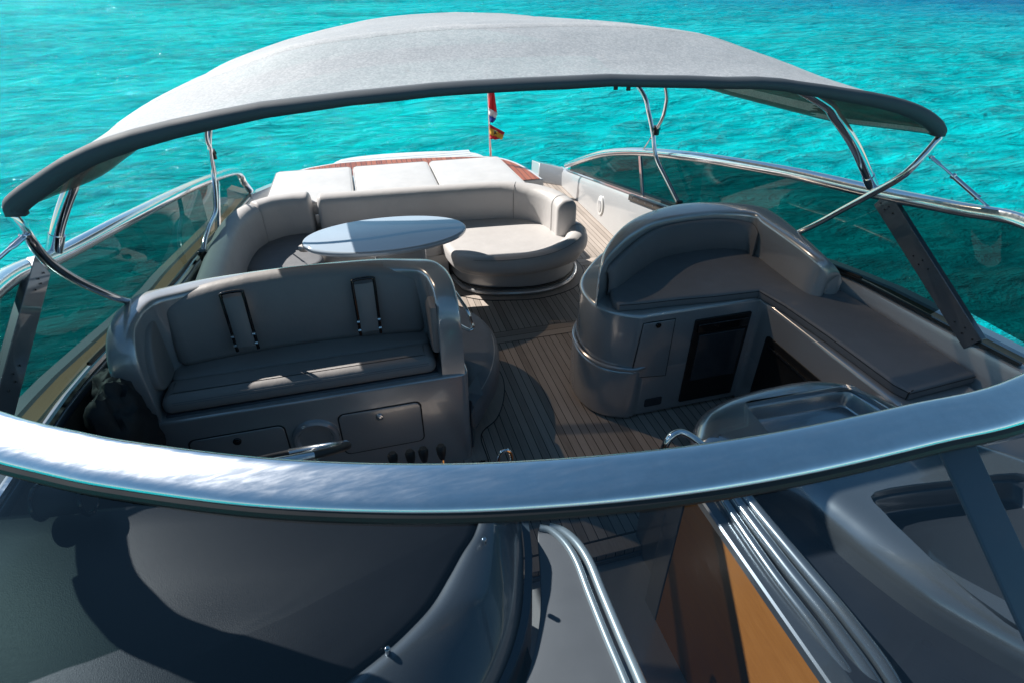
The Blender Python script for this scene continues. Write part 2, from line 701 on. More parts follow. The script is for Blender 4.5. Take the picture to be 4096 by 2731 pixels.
# ------------------------------------------------------------------ sky and sun
SUN_EL = R(39.5)
SUN_TO = Vector((-.698, .717, 0)).normalized() * math.cos(SUN_EL) + Vector((0, 0, math.sin(SUN_EL)))
w = bpy.data.worlds.new('World')
sc.world = w
w.use_nodes = True
nt = w.node_tree
bg = nt.nodes['Background']
sky = nt.nodes.new('ShaderNodeTexSky')
sky.sky_type = 'NISHITA'
sky.sun_disc = False
sky.sun_elevation = SUN_EL
sky.sun_rotation = math.atan2(SUN_TO.x, SUN_TO.y)
sky.air_density = 1.0
sky.dust_density = .1
sky.ozone_density = 1.3
hs = nt.nodes.new('ShaderNodeHueSaturation')
hs.inputs['Saturation'].default_value = 1.15
hs.inputs['Hue'].default_value = .485
nt.links.new(sky.outputs[0], hs.inputs['Color'])
nt.links.new(hs.outputs[0], bg.inputs['Color'])
bg.inputs['Strength'].default_value = .066
sl = bpy.data.lights.new('sun', 'SUN')
sl.energy = 5.0
sl.angle = R(.53)
sl.color = (1.0, .955, .89)
so = bpy.data.objects.new('sun', sl)
COL.objects.link(so)
so.rotation_euler = (-SUN_TO).to_track_quat('-Z', 'Y').to_euler()
so.location = (-20, 20, 30)

cam = bpy.data.cameras.new('camera')
co = bpy.data.objects.new('camera', cam)
COL.objects.link(co)
co.location = EYEV
co.rotation_euler = FW.to_track_quat('-Z', 'Y').to_euler()
cam.sensor_width = 36
cam.lens = 36 * FPX / 4096
cam.clip_start = .05
cam.clip_end = 6000
cam.dof.use_dof = True
cam.dof.focus_distance = 4.8
cam.dof.aperture_fstop = 7.1
sc.camera = co
sc.view_settings.view_transform = 'Standard'
sc.view_settings.look = 'None'
sc.view_settings.exposure = .7
sc.view_settings.gamma = 1
sc.cycles.max_bounces = 8
sc.cycles.transparent_max_bounces = 12
sc.cycles.caustics_reflective = False
sc.cycles.caustics_refractive = False
sc.cycles.sample_clamp_indirect = 6
sc.cycles.use_denoising = True

# ------------------------------------------------------------------ sea
SEA_Z = -1.35


def build_sea():
    radii = []
    r = 3.0
    while r < 130:
        radii.append(r)
        r *= 1.0125
    while r < 5000:
        radii.append(r)
        r *= 1.35
    az = []
    a = -180.0
    while a < 180:
        az.append(a)
        a += .38 if -38 < a < 68 else 3.0
    cx, cy = 0.0, 0.0
    loops = []
    for r in radii:
        L = []
        for a in az:
            x, y = cx + r * sn(R(a)), cy + r * cs(R(a))
            h = 0.0
            if r < 400:
                fall = 1.0 if r < 75 else max(0, 1 - (r - 75) / 320)
                p = V(x * .22 - y * .05, y * .45 + x * .05, 0)
                h = .16 * noise.noise(p * .8)
                if r < 95:
                    xx, yy = x * .93 + y * .36, y * .93 - x * .36
                    wob = 1.3 * noise.noise(V(x * .25, y * .25, 9))
                    for fr, am, sd in ((.42, .11, 1), (.85, .095, 4), (1.7, .06, 8)):
                        q = V(xx * fr * .55 + wob * .3, yy * fr + wob * .2, sd)
                        t1 = 1 - 2.2 * abs(noise.noise(q))
                        h += am * (t1 - .35) * (.6 + .8 * noise.noise(V(x * .11, y * .11, sd)))
                h *= fall
            L.append(V(x, y, SEA_Z + h))
        loops.append(L)
    mb = MB()
    mb.grid(loops, closed=True)
    mb.add([V(q.x, q.y, SEA_Z - .15) for q in loops[0]], [tuple(range(len(az)))])
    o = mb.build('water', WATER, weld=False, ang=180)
    tag(o, kind='structure')


build_sea()

# ------------------------------------------------------------------ hull, coamings, deck
XC = .775
ZS = [(.2, 1.08), (1.3, 1.055), (1.72, 1.03), (2.5, .985), (3.2, .885), (4.5, .735), (5.5, .56), (6.5, .39), (7.6, .2)]   # height of the glass sill along the boat


def zs(y):
    return interp(ZS, y)


XR, XL = 2.85, -1.33          # glass line, both sides, aft


def flare(y):                 # the glass line spreads a little towards the bow
    t = max(0, min(1, (4.3 - y) / 1.5))
    return .15 * t * t * (3 - 2 * t)


def gx(sg, y):
    return XR + flare(y) if sg > 0 else XL - flare(y)


def Gp(x, y, sg):             # measured point lying on the glass line of one side
    v = gx(sg, 5)
    for _ in range(12):
        p = Xp(x, y, v)
        v = gx(sg, p.y)
    return p


def deck():
    mb = MB()
    out = [(1.24, 1.72), (1.24, 1.3), (2.95, 1.3), (2.95, 3.4), (2.79, 4.3), (2.79, 7.95), (-1.25, 7.95), (-1.25, 4.3), (-1.4, 3.2), (-1.4, 1.72)]
    mb.prism(out, -.03, 0)
    tag(mb.build('deck', TEAK), kind='structure')
    b = MB()
    for y0 in (3.857,):
        b.box(.35, 2.2, y0, y0 + .166, .001, .004)
    for y0 in (5.03,):
        b.box(1.95, 2.79, y0 - .0, y0 + .166, .001, .004)
    o = b.build('deck_cross_boards', TEAKX)
    tag(o, kind='structure')
    c = MB()
    c.box(1.75, 2.79, 6.9, 6.97, .001, .005)
    c.box(.52, 1.24, 1.722, 1.81, .001, .005)
    tag(c.build('deck_end_boards', TEAKPLAIN, bevel=.002), kind='structure')
    s = MB()
    s.box(.5, 1.24, 1.812, 1.822, .001, .006)
    tag(s.build('deck_caulking', BLACK), kind='structure')


deck()

hull = empty('yacht_hull', (XC, 4, 0), 'silver motor yacht hull with teak trimmed side decks round the open cockpit', 'yacht')


def side(xg, sg):
    """coaming, gunwale and topsides of one side; sg=+1 right, -1 left."""
    ys = [.2 + .25 * i for i in range(31)]
    # inner wall and sill
    L = []
    for y in ys:
        z = zs(y)
        xg = gx(sg, y)
        L.append([V(xg - sg * .06, y, -.04), V(xg - sg * .055, y, z * .5), V(xg - sg * .05, y, z - .05), V(xg - sg * .035, y, z - .012), V(xg - sg * .01, y, z),
                  V(xg + sg * .02, y, z), V(xg + sg * .03, y, z - .03)])
    mb = MB()
    mb.grid(L)
    # aft end return of the coaming
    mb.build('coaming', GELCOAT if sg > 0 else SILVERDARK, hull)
    L = []
    for y in ys:
        z = zs(y) - .05
        xg = gx(sg, y)
        L.append([V(xg + sg * .03, y, z + .02), V(xg + sg * .10, y, z), V(xg + sg * .255, y, z - .012)])
    g = MB()
    g.grid([[p[0], p[1]] for p in L])
    g.build('side_deck', DARKFRAME, hull)
    t = MB()
    t.grid([[p[1], p[1] + (p[2] - p[1]) * .62] for p in L])
    t.build('teak_strip', TEAKHONEY, hull)
    h = MB()
    h.grid([[p[1] + (p[2] - p[1]) * .62, p[1] + (p[2] - p[1]) * .72 + V(0, 0, .012), p[2] + V(sg * .03, 0, .012), p[2] + V(sg * .05, 0, -.03), p[2] + V(sg * .02, 0, -.5), V(p[2].x - sg * .12, p[2].y, SEA_Z - .3)] for p in L])
    h.build('topside', SILVER, hull)


side(XR, 1)
side(XL, -1)


def hull_rest():
    # aft ends of the coamings turn inwards
    for sg, x0, x1 in ((1, 2.52, XR - .03), (-1, -1.02, XL + .03)):
        b = MB()
        a = [V(x0, 7.72, .0), V(x0, 7.72, .03), V(x0 + (x1 - x0) * .1, 7.8, .25), V(x1, 7.55, .235), V(x1, 7.5, .2), V(x1, 7.45, 0)]
        c = [p + V(0, .35, -.06) for p in a]
        b.grid([a, c], closed=True, cap0=True, cap1=True)
        b.build('coaming_end', GELCOAT, hull, bevel=.01)
    # transom deck: mahogany field, pale border
    o = [(-.80, 7.0), (-.84, 7.6), (-.72, 8.12), (-.4, 8.3), (-.083, 8.36), (.5, 8.34), (1.128, 8.27), (1.6, 8.18), (1.92, 8.06), (2.12, 7.8), (2.24, 7.4), (2.3, 6.98)]
    oc = cat(o, 5)
    b = MB()
    b.prism([(x + (.05 if x > XC else -.05) * min(1, abs(x - XC)), y + (.06 if y > 7.2 else 0)) for x, y in oc], -.1, .296, .02)
    b.build('transom_deck', WHITE, hull)
    t = MB()
    t.prism(oc, .297, .303)
    t.build('mahogany_planking', TEAKRED, hull)
    # lower hull behind
    q = MB()
    q.prism([(XL - .1, 7.9), (-.9, 8.42), (2.4, 8.42), (XR + .1, 7.9), (XR + .2, .2), (XL - .2, .2)], -1.7, -.06, 0)
    q.build('lower_hull', SILVER, hull)
    p = MB()
    p.prism(cat([(-.42, 8.45), (-.4, 9.0), (-.22, 9.42), (.2, 9.56), (.9, 9.56), (1.6, 9.44), (1.95, 9.2), (2.05, 8.8), (2.05, 8.45)], 5), -.05, .05, .02)
    for k in range(8):
        y = 8.52 + k * .115
        p.box(-.2, 1.85, y, y + .095, .0505, .055)
    p.build('swim_platform', WHITE, hull)
    # foredeck under the windscreen
    f = MB()
    f.prism(cat([(XL - .25, 1.4), (XL + .1, .4), (-.4, -.2), (XC, -.5), (1.95, -.2), (XR - .1, .4), (XR + .25, 1.4), (XR + .1, -2.5), (XC, -7.5), (XL - .1, -2.5)], 5, True), .5, 1.06, .05)
    f.build('foredeck', SILVERDARK, hull)
    # round speaker cover on the pale inner wall
    d = MB()
    d.prism(circle(6.1, .205, .085, 32, .12), 0, .02, .012, M=on_x(2.797))
    sp = d.build('vent_cover', WHITE, hull)
    d = MB()
    d.prism(circle(6.1, .205, .05, 32, .075), .0, .006, .003, M=on_x(2.776))
    d.build('vent_face', GELCOAT, sp)
    # channel with snap studs along the pale sill
    for sg, xg, ya, yb, mt in ((1, XR, 3.9, 7.4, CHROME), (1, XR, 1.5, 3.4, DARKFRAME), (-1, XL, 1.6, 7.4, CHROME)):
        c = MB()
        L = []
        n = 24
        for i in range(n + 1):
            y = ya + (yb - ya) * i / n
            z = zs(y)
            xg = gx(sg, y)
            L.append([V(xg - sg * .034, y, z + .004), V(xg - sg * .03, y, z + .022), V(xg - sg * .012, y, z + .022), V(xg - sg * .008, y, z + .004)])
        c.grid(L, closed=True, cap0=True, cap1=True)
        c.build('glazing_track', mt, hull)
    c = MB()
    L = []
    for i in range(9):
        y = 4.35 + 1.05 * i / 8
        z = zs(y)
        L.append([V(XR - .062, y, z - .05), V(XR - .06, y, z + .004), V(XR - .036, y, z + .012)])
    c.grid(L)
    br = c.build('stud_strip', DARKFRAME, hull, thick=.006)
    c = MB()
    for i in range(7):
        y = 4.4 + .155 * i
        c.prism(circle(y, zs(y) - .022, .008, 10), 0, .005, .002, M=on_x(XR - .063))
    c.build_each('stud', CHROME, br)


hull_rest()


# left inner side: black lining with screws
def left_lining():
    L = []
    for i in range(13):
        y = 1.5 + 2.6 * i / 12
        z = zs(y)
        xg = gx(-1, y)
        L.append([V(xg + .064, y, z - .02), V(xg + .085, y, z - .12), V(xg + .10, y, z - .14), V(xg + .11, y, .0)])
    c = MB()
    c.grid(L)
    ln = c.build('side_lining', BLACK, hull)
    c = MB()
    for i in range(8):
        y = 1.75 + .3 * i
        c.prism(circle(y, zs(y) - .075, .012, 10), 0, .004, .002, M=on_x(gx(-1, y) + .078, 1))
    c.build_each('lining_screw', CHROME, ln)


left_lining()


# ------------------------------------------------------------------ windscreen
scr = empty('windscreen', (XC, 1, 1.1), 'wraparound smoked glass windscreen with a thick polished steel top rail', 'windscreen')
RAILZ = 1.68


def rail_curves():
    right = [Gp(x, y, 1) for x, y in [(1302, 381), (1340, 367), (1380, 355), (1420, 350), (1480, 350), (1600, 362), (1800, 395), (2000, 440), (2200, 480), (2352, 510)]]
    left = [Gp(x, y, -1) for x, y in [(604, 415), (580, 398), (540, 395), (450, 425), (300, 500), (140, 585), (0, 650)]]
    left[0] = V(XL, 7.7, .24)
    left[1] = V(XL, 7.45, .42)
    front = [Zp(x, y, RAILZ) for x, y in [(0, 1007), (150, 1046), (300, 1075), (600, 1113), (900, 1127), (1176, 1122), (1500, 1095), (1800, 1049), (2100, 983), (2352, 917)]]
    return right, left, front


def windscreen():
    right, left, front = rail_curves()
    a = V(-1.165, 1.535, 1.68)
    a2 = V(-1.345, 1.84, 1.672)
    b1, b2 = V(2.3, .96, 1.682), V(2.82, 1.38, 1.685)
    whole = left + [a2, a] + front + [b1, b2] + right[::-1]
    C = [Vector(p) for p in cat(whole, 8)]
    nl = (len(left)) * 8
    nf0 = nl + 16
    mb = MB()
    rad = []
    for p in C:
        t = max(0, min(1, (3.0 - p.y) / 1.4))
        rad.append(.041 + .016 * t)
    loops = []
    lower = []
    nC = len(C)
    for i, p in enumerate(C):
        t = (C[min(i + 1, nC - 1)] - C[max(i - 1, 0)]).normalized()
        o_ = t.cross(V(0, 0, 1)).normalized()
        if o_.dot(V(p.x - XC, p.y - 3.0, 0)) < 0:
            o_ = -o_
        u_ = o_.cross(t)
        if u_.z < 0:
            u_ = -u_
        k = max(0, min(1, (2.9 - p.y) / 1.1))
        a_ = R(16) * k
        n_ = u_ * cs(a_) + o_ * sn(a_)
        w_ = u_ * sn(a_) - o_ * cs(a_)
        hw_, ht_ = rad[i] * (1 + .10 * k), rad[i] * (1 - .40 * k)
        row = []
        for q in range(28):
            th = 2 * math.pi * q / 28
            ex = 1 - .5 * k
            ca_, sa_ = cs(th), sn(th)
            row.append(p + w_ * hw_ * math.copysign(abs(ca_) ** ex, ca_) + n_ * ht_ * math.copysign(abs(sa_) ** ex, sa_))
        loops.append(row)
        lower.append(p - w_ * (hw_ - .002) + n_ * (.004 * k - .002))
    mb.grid(loops, closed=True, cap0=True, cap1=True)
    rl = mb.build('top_rail', RAILMAT, scr, ang=60)
    # base line: sill at the sides, foredeck line at the front
    B = []
    for p in C:
        if p.y > 2.6:
            B.append(V(gx(1 if p.x > XC else -1, p.y), p.y, min(zs(p.y) + .012, p.z - .02)))
        else:
            k = min(1, (2.6 - p.y) / 1.0)
            d = V(p.x - XC, p.y - 2.6, 0)
            q = V(XC, 2.6, 0) + d * (1 + .52 * k)
            x = q.x
            x = max(gx(-1, q.y), min(gx(1, q.y), x))
            B.append(V(x, q.y, 1.14 + .0 * k if k > .5 else zs(p.y) + .012))
    # panes: left side aft, left quarter, front, right side
    def pane(i0, i1, name, mat, lo=.02, hi=.02):
        L = []
        for i in range(i0, i1 + 1):
            d = C[i] - B[i]
            n = 6
            L.append([B[i] + d * (lo + (1 - lo - hi) * j / n) for j in range(n + 1)])
        m = MB()
        m.grid(L)
        return m.build(name, mat, scr)
    iy = lambda side_, y: min((i for i in range(len(C)) if (C[i].x > XC) == (side_ > 0)), key=lambda i: abs(C[i].y - y) + (10 if C[i].y < .9 else 0))
    la, lp = iy(-1, 5.95), iy(-1, 2.9)
    ra, rp = iy(1, 5.45), iy(1, 2.5)
    pane(2, la, 'pane', SIDEGLASS)
    pane(la, lp, 'pane', SIDEGLASS)
    pane(lp, nl + 12, 'pane', SIDEGLASS)
    pane(nl + 12, len(C) - len(right) * 8 - 4, 'pane', FRONTGLASS)
    pane(len(C) - len(right) * 8 - 4, rp, 'pane', SIDEGLASS)
    pane(rp, ra, 'pane', SIDEGLASS)
    pane(ra, len(C) - 3, 'pane', SIDEGLASS)
    # black gasket and metal channel along the foot of the side glass
    for i0, i1 in ((2, lp), (rp, len(C) - 3)):
        m = MB()
        m.tube([B[i] + (C[i] - B[i]).normalized() * .012 for i in range(i0, i1 + 1)], .011, 8)
        m.build('gasket', BLACK, scr)
    # posts
    def post(p0, p1, wdt, name, mat, dep=.02, wdt1=None):
        d = (p1 - p0).normalized()
        sd = V(0, 1, 0)
        sd = (sd - d * sd.dot(d)).normalized()
        nn = d.cross(sd)
        wdt1 = wdt1 or wdt
        L = []
        for p, ww in ((p0, wdt), (p1, wdt1)):
            L.append([p + sd * ww / 2 + nn * dep / 2, p - sd * ww / 2 + nn * dep / 2, p - sd * ww / 2 - nn * dep / 2, p + sd * ww / 2 - nn * dep / 2])
        m = MB()
        m.grid(L, closed=True, cap0=True, cap1=True)
        return m.build(name, mat, scr, bevel=.003)
    post(V(XR - .012, 5.18, zs(5.18) + .01), Gp(1470, 358, 1), .045, 'post', CHROME)
    post(V(XL + .012, 5.55, zs(5.55) + .01), V(XL + .01, 6.1, .86), .04, 'post', CHROME)
    for sg, xg, top, bot in ((1, XR, Gp(2035, 455, 1) + V(-.02, 0, 0), Gp(2250, 788, 1) + V(-.03, 0, 0)), (-1, XL, Gp(78, 612, -1) + V(.02, 0, 0), V(gx(-1, 1.6) + .03, 1.62, 1.06))):
        pl = post(bot, top, .11, 'pillar', SILVERDARK, .035, .12)
        m = MB()
        d = (top - bot)
        for k in (.05, .12, .5, .56, .9, .95):
            for s_ in (-.03, .03):
                c = bot + d * k + V(-sg * .02, s_, 0)
                m.prism(circle(c.y, c.z, .0045, 10), 0, .003, .001, M=on_x(c.x, -sg))
        m.build_each('pillar_screw', DARKFRAME, pl)
    # glass edge that shows along the aft lip of the front rail
    m = MB()
    m.tube([C[i] + V(0, 0, .012) + (V(XC, 3.0, RAILZ) - C[i]).normalized() * .056 for i in range(nl + 6, len(C) - len(right) * 8 - 2)], .0065, 8)
    m.build('glass_edge', EDGEGLASS, scr)
    # dark bead along the front rail's lower edge, added over the sea reflection
    m = MB()
    m.tube([lower[i] for i in range(nl + 2, len(C) - len(right) * 8 + 2)], .0175, 10)
    m.build('rail_bead', BLACK, scr)
    # blade shaped strut inside the right part of the front glass
    p0, p1 = Zp(2208, 1052, 1.57), Zp(2450, 1580, 1.13)
    d = p1 - p0
    m = MB()
    wv = V(1, .25, 0).normalized() * .072
    th = V(-.25, 1, .3).normalized() * .012
    p0 = p0 - d.normalized() * .06
    d = p1 - p0
    L = []
    for t in (0, 1):
        p = p0 + d * t
        L.append([p - wv - th, p - wv + th, p + wv + th, p + wv - th])
    m.grid(L, closed=True, cap0=True, cap1=True)
    m.build('strut', simple('slate_blue_strut_paint', (.20, .25, .31), .35, .1, .3), scr, bevel=.004)


windscreen()

# ------------------------------------------------------------------ bimini canopy
bim = empty('bimini_canopy', (XC, 4, 2), 'wide grey canvas bimini canopy stretched on steel hoops over the cockpit', 'canopy')
_F = [(-1.10, 2.015), (-1.092, 2.05), (-1.045, 2.085), (-.97, 2.125), (-.85, 2.185), (-.663, 2.24), (-.264, 2.296), (.158, 2.323), (.617, 2.336), (1.128, 2.3195), (1.607, 2.291), (1.929, 2.252), (2.287, 2.19), (2.476, 2.14), (2.60, 2.085), (2.655, 2.045), (2.66, 2.01)]
CF, CA = 2.3, 6.0
CK = CF / 2.1
FRONTSEC = [(x * CK, 2.7 - (2.7 - z) * CK) for x, z in _F]
CX = XC + .05
# height of the canvas over the second, third and last hoop against the distance from the middle
SECS = [(3.0, [(0, 2.435), (.5, 2.425), (1.0, 2.372), (1.32, 2.285), (1.5, 2.232), (1.69, 2.15), (1.83, 2.07), (1.9, 1.97)]),
        (4.6, [(0, 2.372), (.5, 2.348), (1.0, 2.262), (1.3, 2.19), (1.55, 2.11), (1.74, 2.02), (1.84, 1.93)]),
        (6.0, [(0, 2.22), (.5, 2.195), (1.0, 2.12), (1.3, 2.05), (1.55, 1.97), (1.74, 1.90), (1.84, 1.82)])]


def canopy():
    sec = cat(FRONTSEC, 3)
    n = 44
    hw = 2.03
    nsec = len(sec)
    tabs = [[z for x, z in sec]]
    xs = [[x for x, z in sec]]
    for yk, tb in SECS:
        w_ = tb[-1][0]
        tbs = cat(tb, 6)
        row = [max(-1, min(1, (x - CX) / hw)) * w_ for x, z in sec]
        xs.append([CX + d for d in row])
        tabs.append([interp(tbs, abs(d)) - (.07 * max(0, 1 - j / 5) + .07 * max(0, 1 - (nsec - 1 - j) / 5)) for j, d in enumerate(row)])
    yk = [CF] + [q[0] for q in SECS]
    L = []
    for i in range(n + 1):
        t = i / n
        y = CF + (CA - CF) * t
        k = max(q for q in range(3) if yk[q] <= y + 1e-6)
        u = (y - yk[k]) / (yk[k + 1] - yk[k])
        row = []
        for j in range(nsec):
            zz = [tabs[q][j] for q in range(4)]
            xx = [xs[q][j] for q in range(4)]
            h = (yk[k + 1] - yk[k])
            def sl(a, q):
                lo, hi = max(0, q - 1), min(3, q + 1)
                return (a[hi] - a[lo]) / (yk[hi] - yk[lo])
            def herm(a):
                m0, m1 = sl(a, k) * h * .6, sl(a, k + 1) * h * .6
                u2, u3 = u * u, u * u * u
                return (2 * u3 - 3 * u2 + 1) * a[k] + (u3 - 2 * u2 + u) * m0 + (-2 * u3 + 3 * u2) * a[k + 1] + (u3 - u2) * m1
            x, z = herm(xx), herm(zz)
            e = min(1, max(0, 1 - abs(x - CX) / hw) * 5)
            wr = .006 * noise.noise(V(x * 2.2, y * 3.1, 2)) + .005 * noise.noise(V(x * 8, y * 2.0, 4)) * (1 if (i < 4 or i > n - 4) else .3)
            row.append(V(x, y + .008 * noise.noise(V(x * 2, 1, 1)) * (1 if i == 0 else 0), z + wr * e - .012 * math.sin(math.pi * u) * e))
        L.append(row)
    mb = MB()
    mb.grid(L)
    mb.build('canvas', CANVAS, bim, ang=80)
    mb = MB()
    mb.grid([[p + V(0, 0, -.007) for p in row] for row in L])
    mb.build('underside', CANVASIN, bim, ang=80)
    # front binding: sleeve with hanging flap, deeper towards the ends
    P = [L[0][j] for j in range(len(sec))]
    loops = []
    for j, p in enumerate(P):
        e = abs(p.x - CX) / hw
        h = .031 + .03 * max(0, e - .4) / .6 + .004 * noise.noise(V(p.x * 4, 0, 3))
        t = (P[min(j + 1, len(P) - 1)] - P[max(j - 1, 0)]).normalized()
        nrm = V(0, -1, 0)
        dn = t.cross(nrm)
        dn = dn if dn.z < 0 or abs(p.x - CX) > 1.8 else -dn
        if dn.dot(V(CX - p.x, 0, -2.0)) < 0:
            dn = -dn
        loops.append([p + V(0, .05, .004), p + V(0, .01, .006), p + V(0, -.010, -.002) + dn * .006, p + V(0, -.014, 0) + dn * h * .5, p + V(0, -.008, 0) + dn * h, p + V(0, .02, 0) + dn * h * 1.02, p + V(0, .045, 0) + dn * h * .8])
    s = MB()
    s.grid(loops)
    s.build('front_binding', CANVASEDGE, bim, thick=.006, ang=80)
    # ragged ends of the sleeve
    P = [L[n][j] for j in range(len(sec))]
    s = MB()
    s.grid([[p + V(0, -.03, .006), p + V(0, .01, .004), p + V(0, .014, -.03), p + V(0, .012, -.07)] for p in P])
    s.build('rear_binding', CANVASEDGE, bim, thick=.005, ang=80)
    # seams over the hoops: a doubled strip sewn on top
    for y_ in (3.0, 4.6):
        i = round((y_ - CF) / (CA - CF) * n)
        s = MB()
        s.grid([[L[i - 1][j].lerp(L[i][j], .4) + V(0, 0, .0005), L[i - 1][j].lerp(L[i][j], .5) + V(0, 0, .0025), L[i][j] + V(0, 0, .0025), L[i][j].lerp(L[i + 1][j], .5) + V(0, 0, .0025), L[i][j].lerp(L[i + 1][j], .6) + V(0, 0, .0005)] for j in range(2, nsec - 2)])
        s.build('seam_band', CANVAS, bim, ang=80)
    # black strap ends under the front edge
    for x, y in ((1414, 205), (1443, 207)):
        q = Yp(x, y, CF + .03)
        s = MB()
        s.box(q.x - .008, q.x + .008, q.y - .006, q.y + .006, q.z - .004, q.z + .04)
        s.build('strap_end', BLACK, bim, bevel=.002)
    # hoops ------------------------------------------------------------
    r = .019
    rf_ = .012
    m = MB()
    fb = [(p.x, p.y + .018, p.z - .012) for p in L[0]][2:-2]
    lf = [Xp(285, 692, -1.27) + V(-.03, .35, -.2), Xp(285, 690, -1.25), Xp(220, 665, -1.22), Xp(160, 635, -1.21), Xp(110, 600, -1.20), Xp(75, 560, -1.18), V(-1.185, CF + .02, 1.91)]
    rf = [V(2.90, CF + .02, 1.90), Xp(2080, 400, 2.82), Xp(2000, 447, 2.81), Xp(1930, 485, 2.81), Xp(1865, 520, 2.80), Xp(1865, 520, 2.80) + V(.01, .3, -.25)]
    pts_ = cat(lf + fb + rf, 3)
    n0, n1 = len(lf) * 3, len(rf) * 3
    m.tube(pts_, [r if (i < n0 or i > len(pts_) - n1) else rf_ for i in range(len(pts_))], 14)
    m.build('front_hoop', CHROME, bim, ang=60)
    # main hoop standing on the rail
    m = MB()
    ql, qr = Gp(124, 584, -1).y, Gp(2005, 436, 1).y
    lf = [Yp(124, 580, ql), Yp(133, 520, ql), Yp(160, 440, ql), Yp(192, 383, ql)]
    rf = [Yp(1885, 232, qr), Yp(1920, 270, qr), Yp(1960, 330, qr), Yp(1988, 390, qr), Yp(2005, 432, qr)]
    top = [V(p.x, ql + (qr - ql) * j / (nsec - 25), L[round((2.85 - CF) / (CA - CF) * n)][j + 10].z - .075) for j, p in enumerate(L[5][10:-14])]
    m.tube(cat(lf + [p for p in top if lf[-1].x + .3 < p.x < rf[0].x - .45][::4] + rf, 5), .030, 14)
    m.build('main_hoop', CHROME, bim, ang=60)
    for q, t in ((lf[0], lf[1] - lf[0]), (rf[-1], rf[-2] - rf[-1])):
        m = MB()
        t = t.normalized()
        m.tube([q - t * .06, q - t * .031, q - t * .03, q + t * .10], [.018, .018, .035, .035], 14)
        m.build('hoop_foot', CHROME, bim)
    # rear hoop with its cranked legs
    m = MB()
    rl = [Xp(1560, 470, 2.78), Xp(1530, 410, 2.76), Xp(1510, 370, 2.74), Xp(1503, 340, 2.72), Xp(1500, 310, 2.71), Xp(1490, 260, 2.68), Xp(1475, 212, 2.64), V(2.56, 5.5, 1.84), V(2.3, 5.78, 1.98)]
    ll = [Xp(466, 584, -1.25), Xp(470, 555, -1.24), Xp(480, 522, -1.22), Xp(494, 490, -1.2), Xp(495, 460, -1.19), Xp(490, 400, -1.17), Xp(481, 310, -1.12), V(-.96, 5.62, 1.84), V(-.7, 5.78, 1.98)]
    mid = [V(x, 5.85, interp(SECS[2][1], abs(x - CX)) - .01) for x in (1.9, 1.3, .7, .1, -.4)]
    m.tube(cat(rl + mid + ll[::-1], 5), r, 14)
    m.build('rear_hoop', CHROME, bim, ang=60)
    m = MB()
    br = [Xp(1508, 297, 2.7), Xp(1522, 272, 2.69), Xp(1530, 240, 2.67), Xp(1531, 212, 2.64), V(2.5, 4.6, 2.05)]
    m.tube(cat(br, 5), .018, 12)
    bl = [Xp(487, 352, -1.15), Xp(480, 335, -1.14), Xp(472, 308, -1.12), V(-.95, 4.9, 1.98)]
    m.tube(cat(bl, 5), .018, 12)
    m.build_each('brace', CHROME, bim, ang=60)
    for q in (rl[0], ll[0], br[0], bl[0]):
        m = MB()
        m.tube([q + V(0, 0, -.05), q + V(0, 0, .03)], .03, 12)
        m.tube([q + V(-.035, 0, 0), q + V(.035, 0, 0)], .012, 8)
        m.build('hinge', BLACKGLOSS, bim)
    return br[0], bl[0]


clampR, clampL = canopy()


def stay(name, a, b, label, mat, r=.007, body=.016):
    t = empty(name, b, label, 'rigging', 'stays bracing the canopy')
    d = b - a
    m = MB()
    m.tube([a, b], r, 10)
    m.build('rod', mat, t)
    m = MB()
    m.tube([a + d * .33, a + d * .36, a + d * .37, a + d * .70, a + d * .71, a + d * .74], [body * 1.3, body * 1.3, body, body, body * 1.3, body * 1.3], 12)
    m.build('barrel', mat, t)
    dn = d.normalized()
    sd = dn.cross(V(0, 0, 1)).normalized()
    for e, s_ in ((a, 1), (b, -1)):
        m = MB()
        for q in (-1, 1):
            m.tube([e + sd * q * body * .9 - dn * s_ * .015, e + sd * q * body * .9 + dn * s_ * .05, e + dn * s_ * .075], body * .35, 8)
        m.tube([e - sd * body * 1.6, e + sd * body * 1.6], body * .4, 10)
        m.build('shackle', mat, t)


stay('turnbuckle_stay', Xp(2140, 362, 2.90), Gp(2288, 492, 1), 'dark turnbuckle stay from the canopy end to the rail beside the bar', CHROME, .006, .012)
stay('turnbuckle_stay', V(-1.18, CF, 1.87), V(gx(-1, 1.9) + .02, 1.9, 1.69), 'bright steel turnbuckle stay under the ragged canopy end nearest the helm seat', CHROME, .007, .014)
stay('wire_stay', clampR, Gp(1470, 356, 1), 'thin wire stay down to the chrome window post beside the pale coaming', CHROME, .004, .007)
stay('wire_stay', clampL, V(XL + .01, 6.08, .90), 'thin wire stay down to the window rail beside the sofa corner', CHROME, .004, .007)

# ------------------------------------------------------------------ helm seat
helm = empty('helm_seat', (-.43, 2.95, 0), 'silver moulded double helm seat with shaded greige cushions and two vertical padded straps', 'seat')


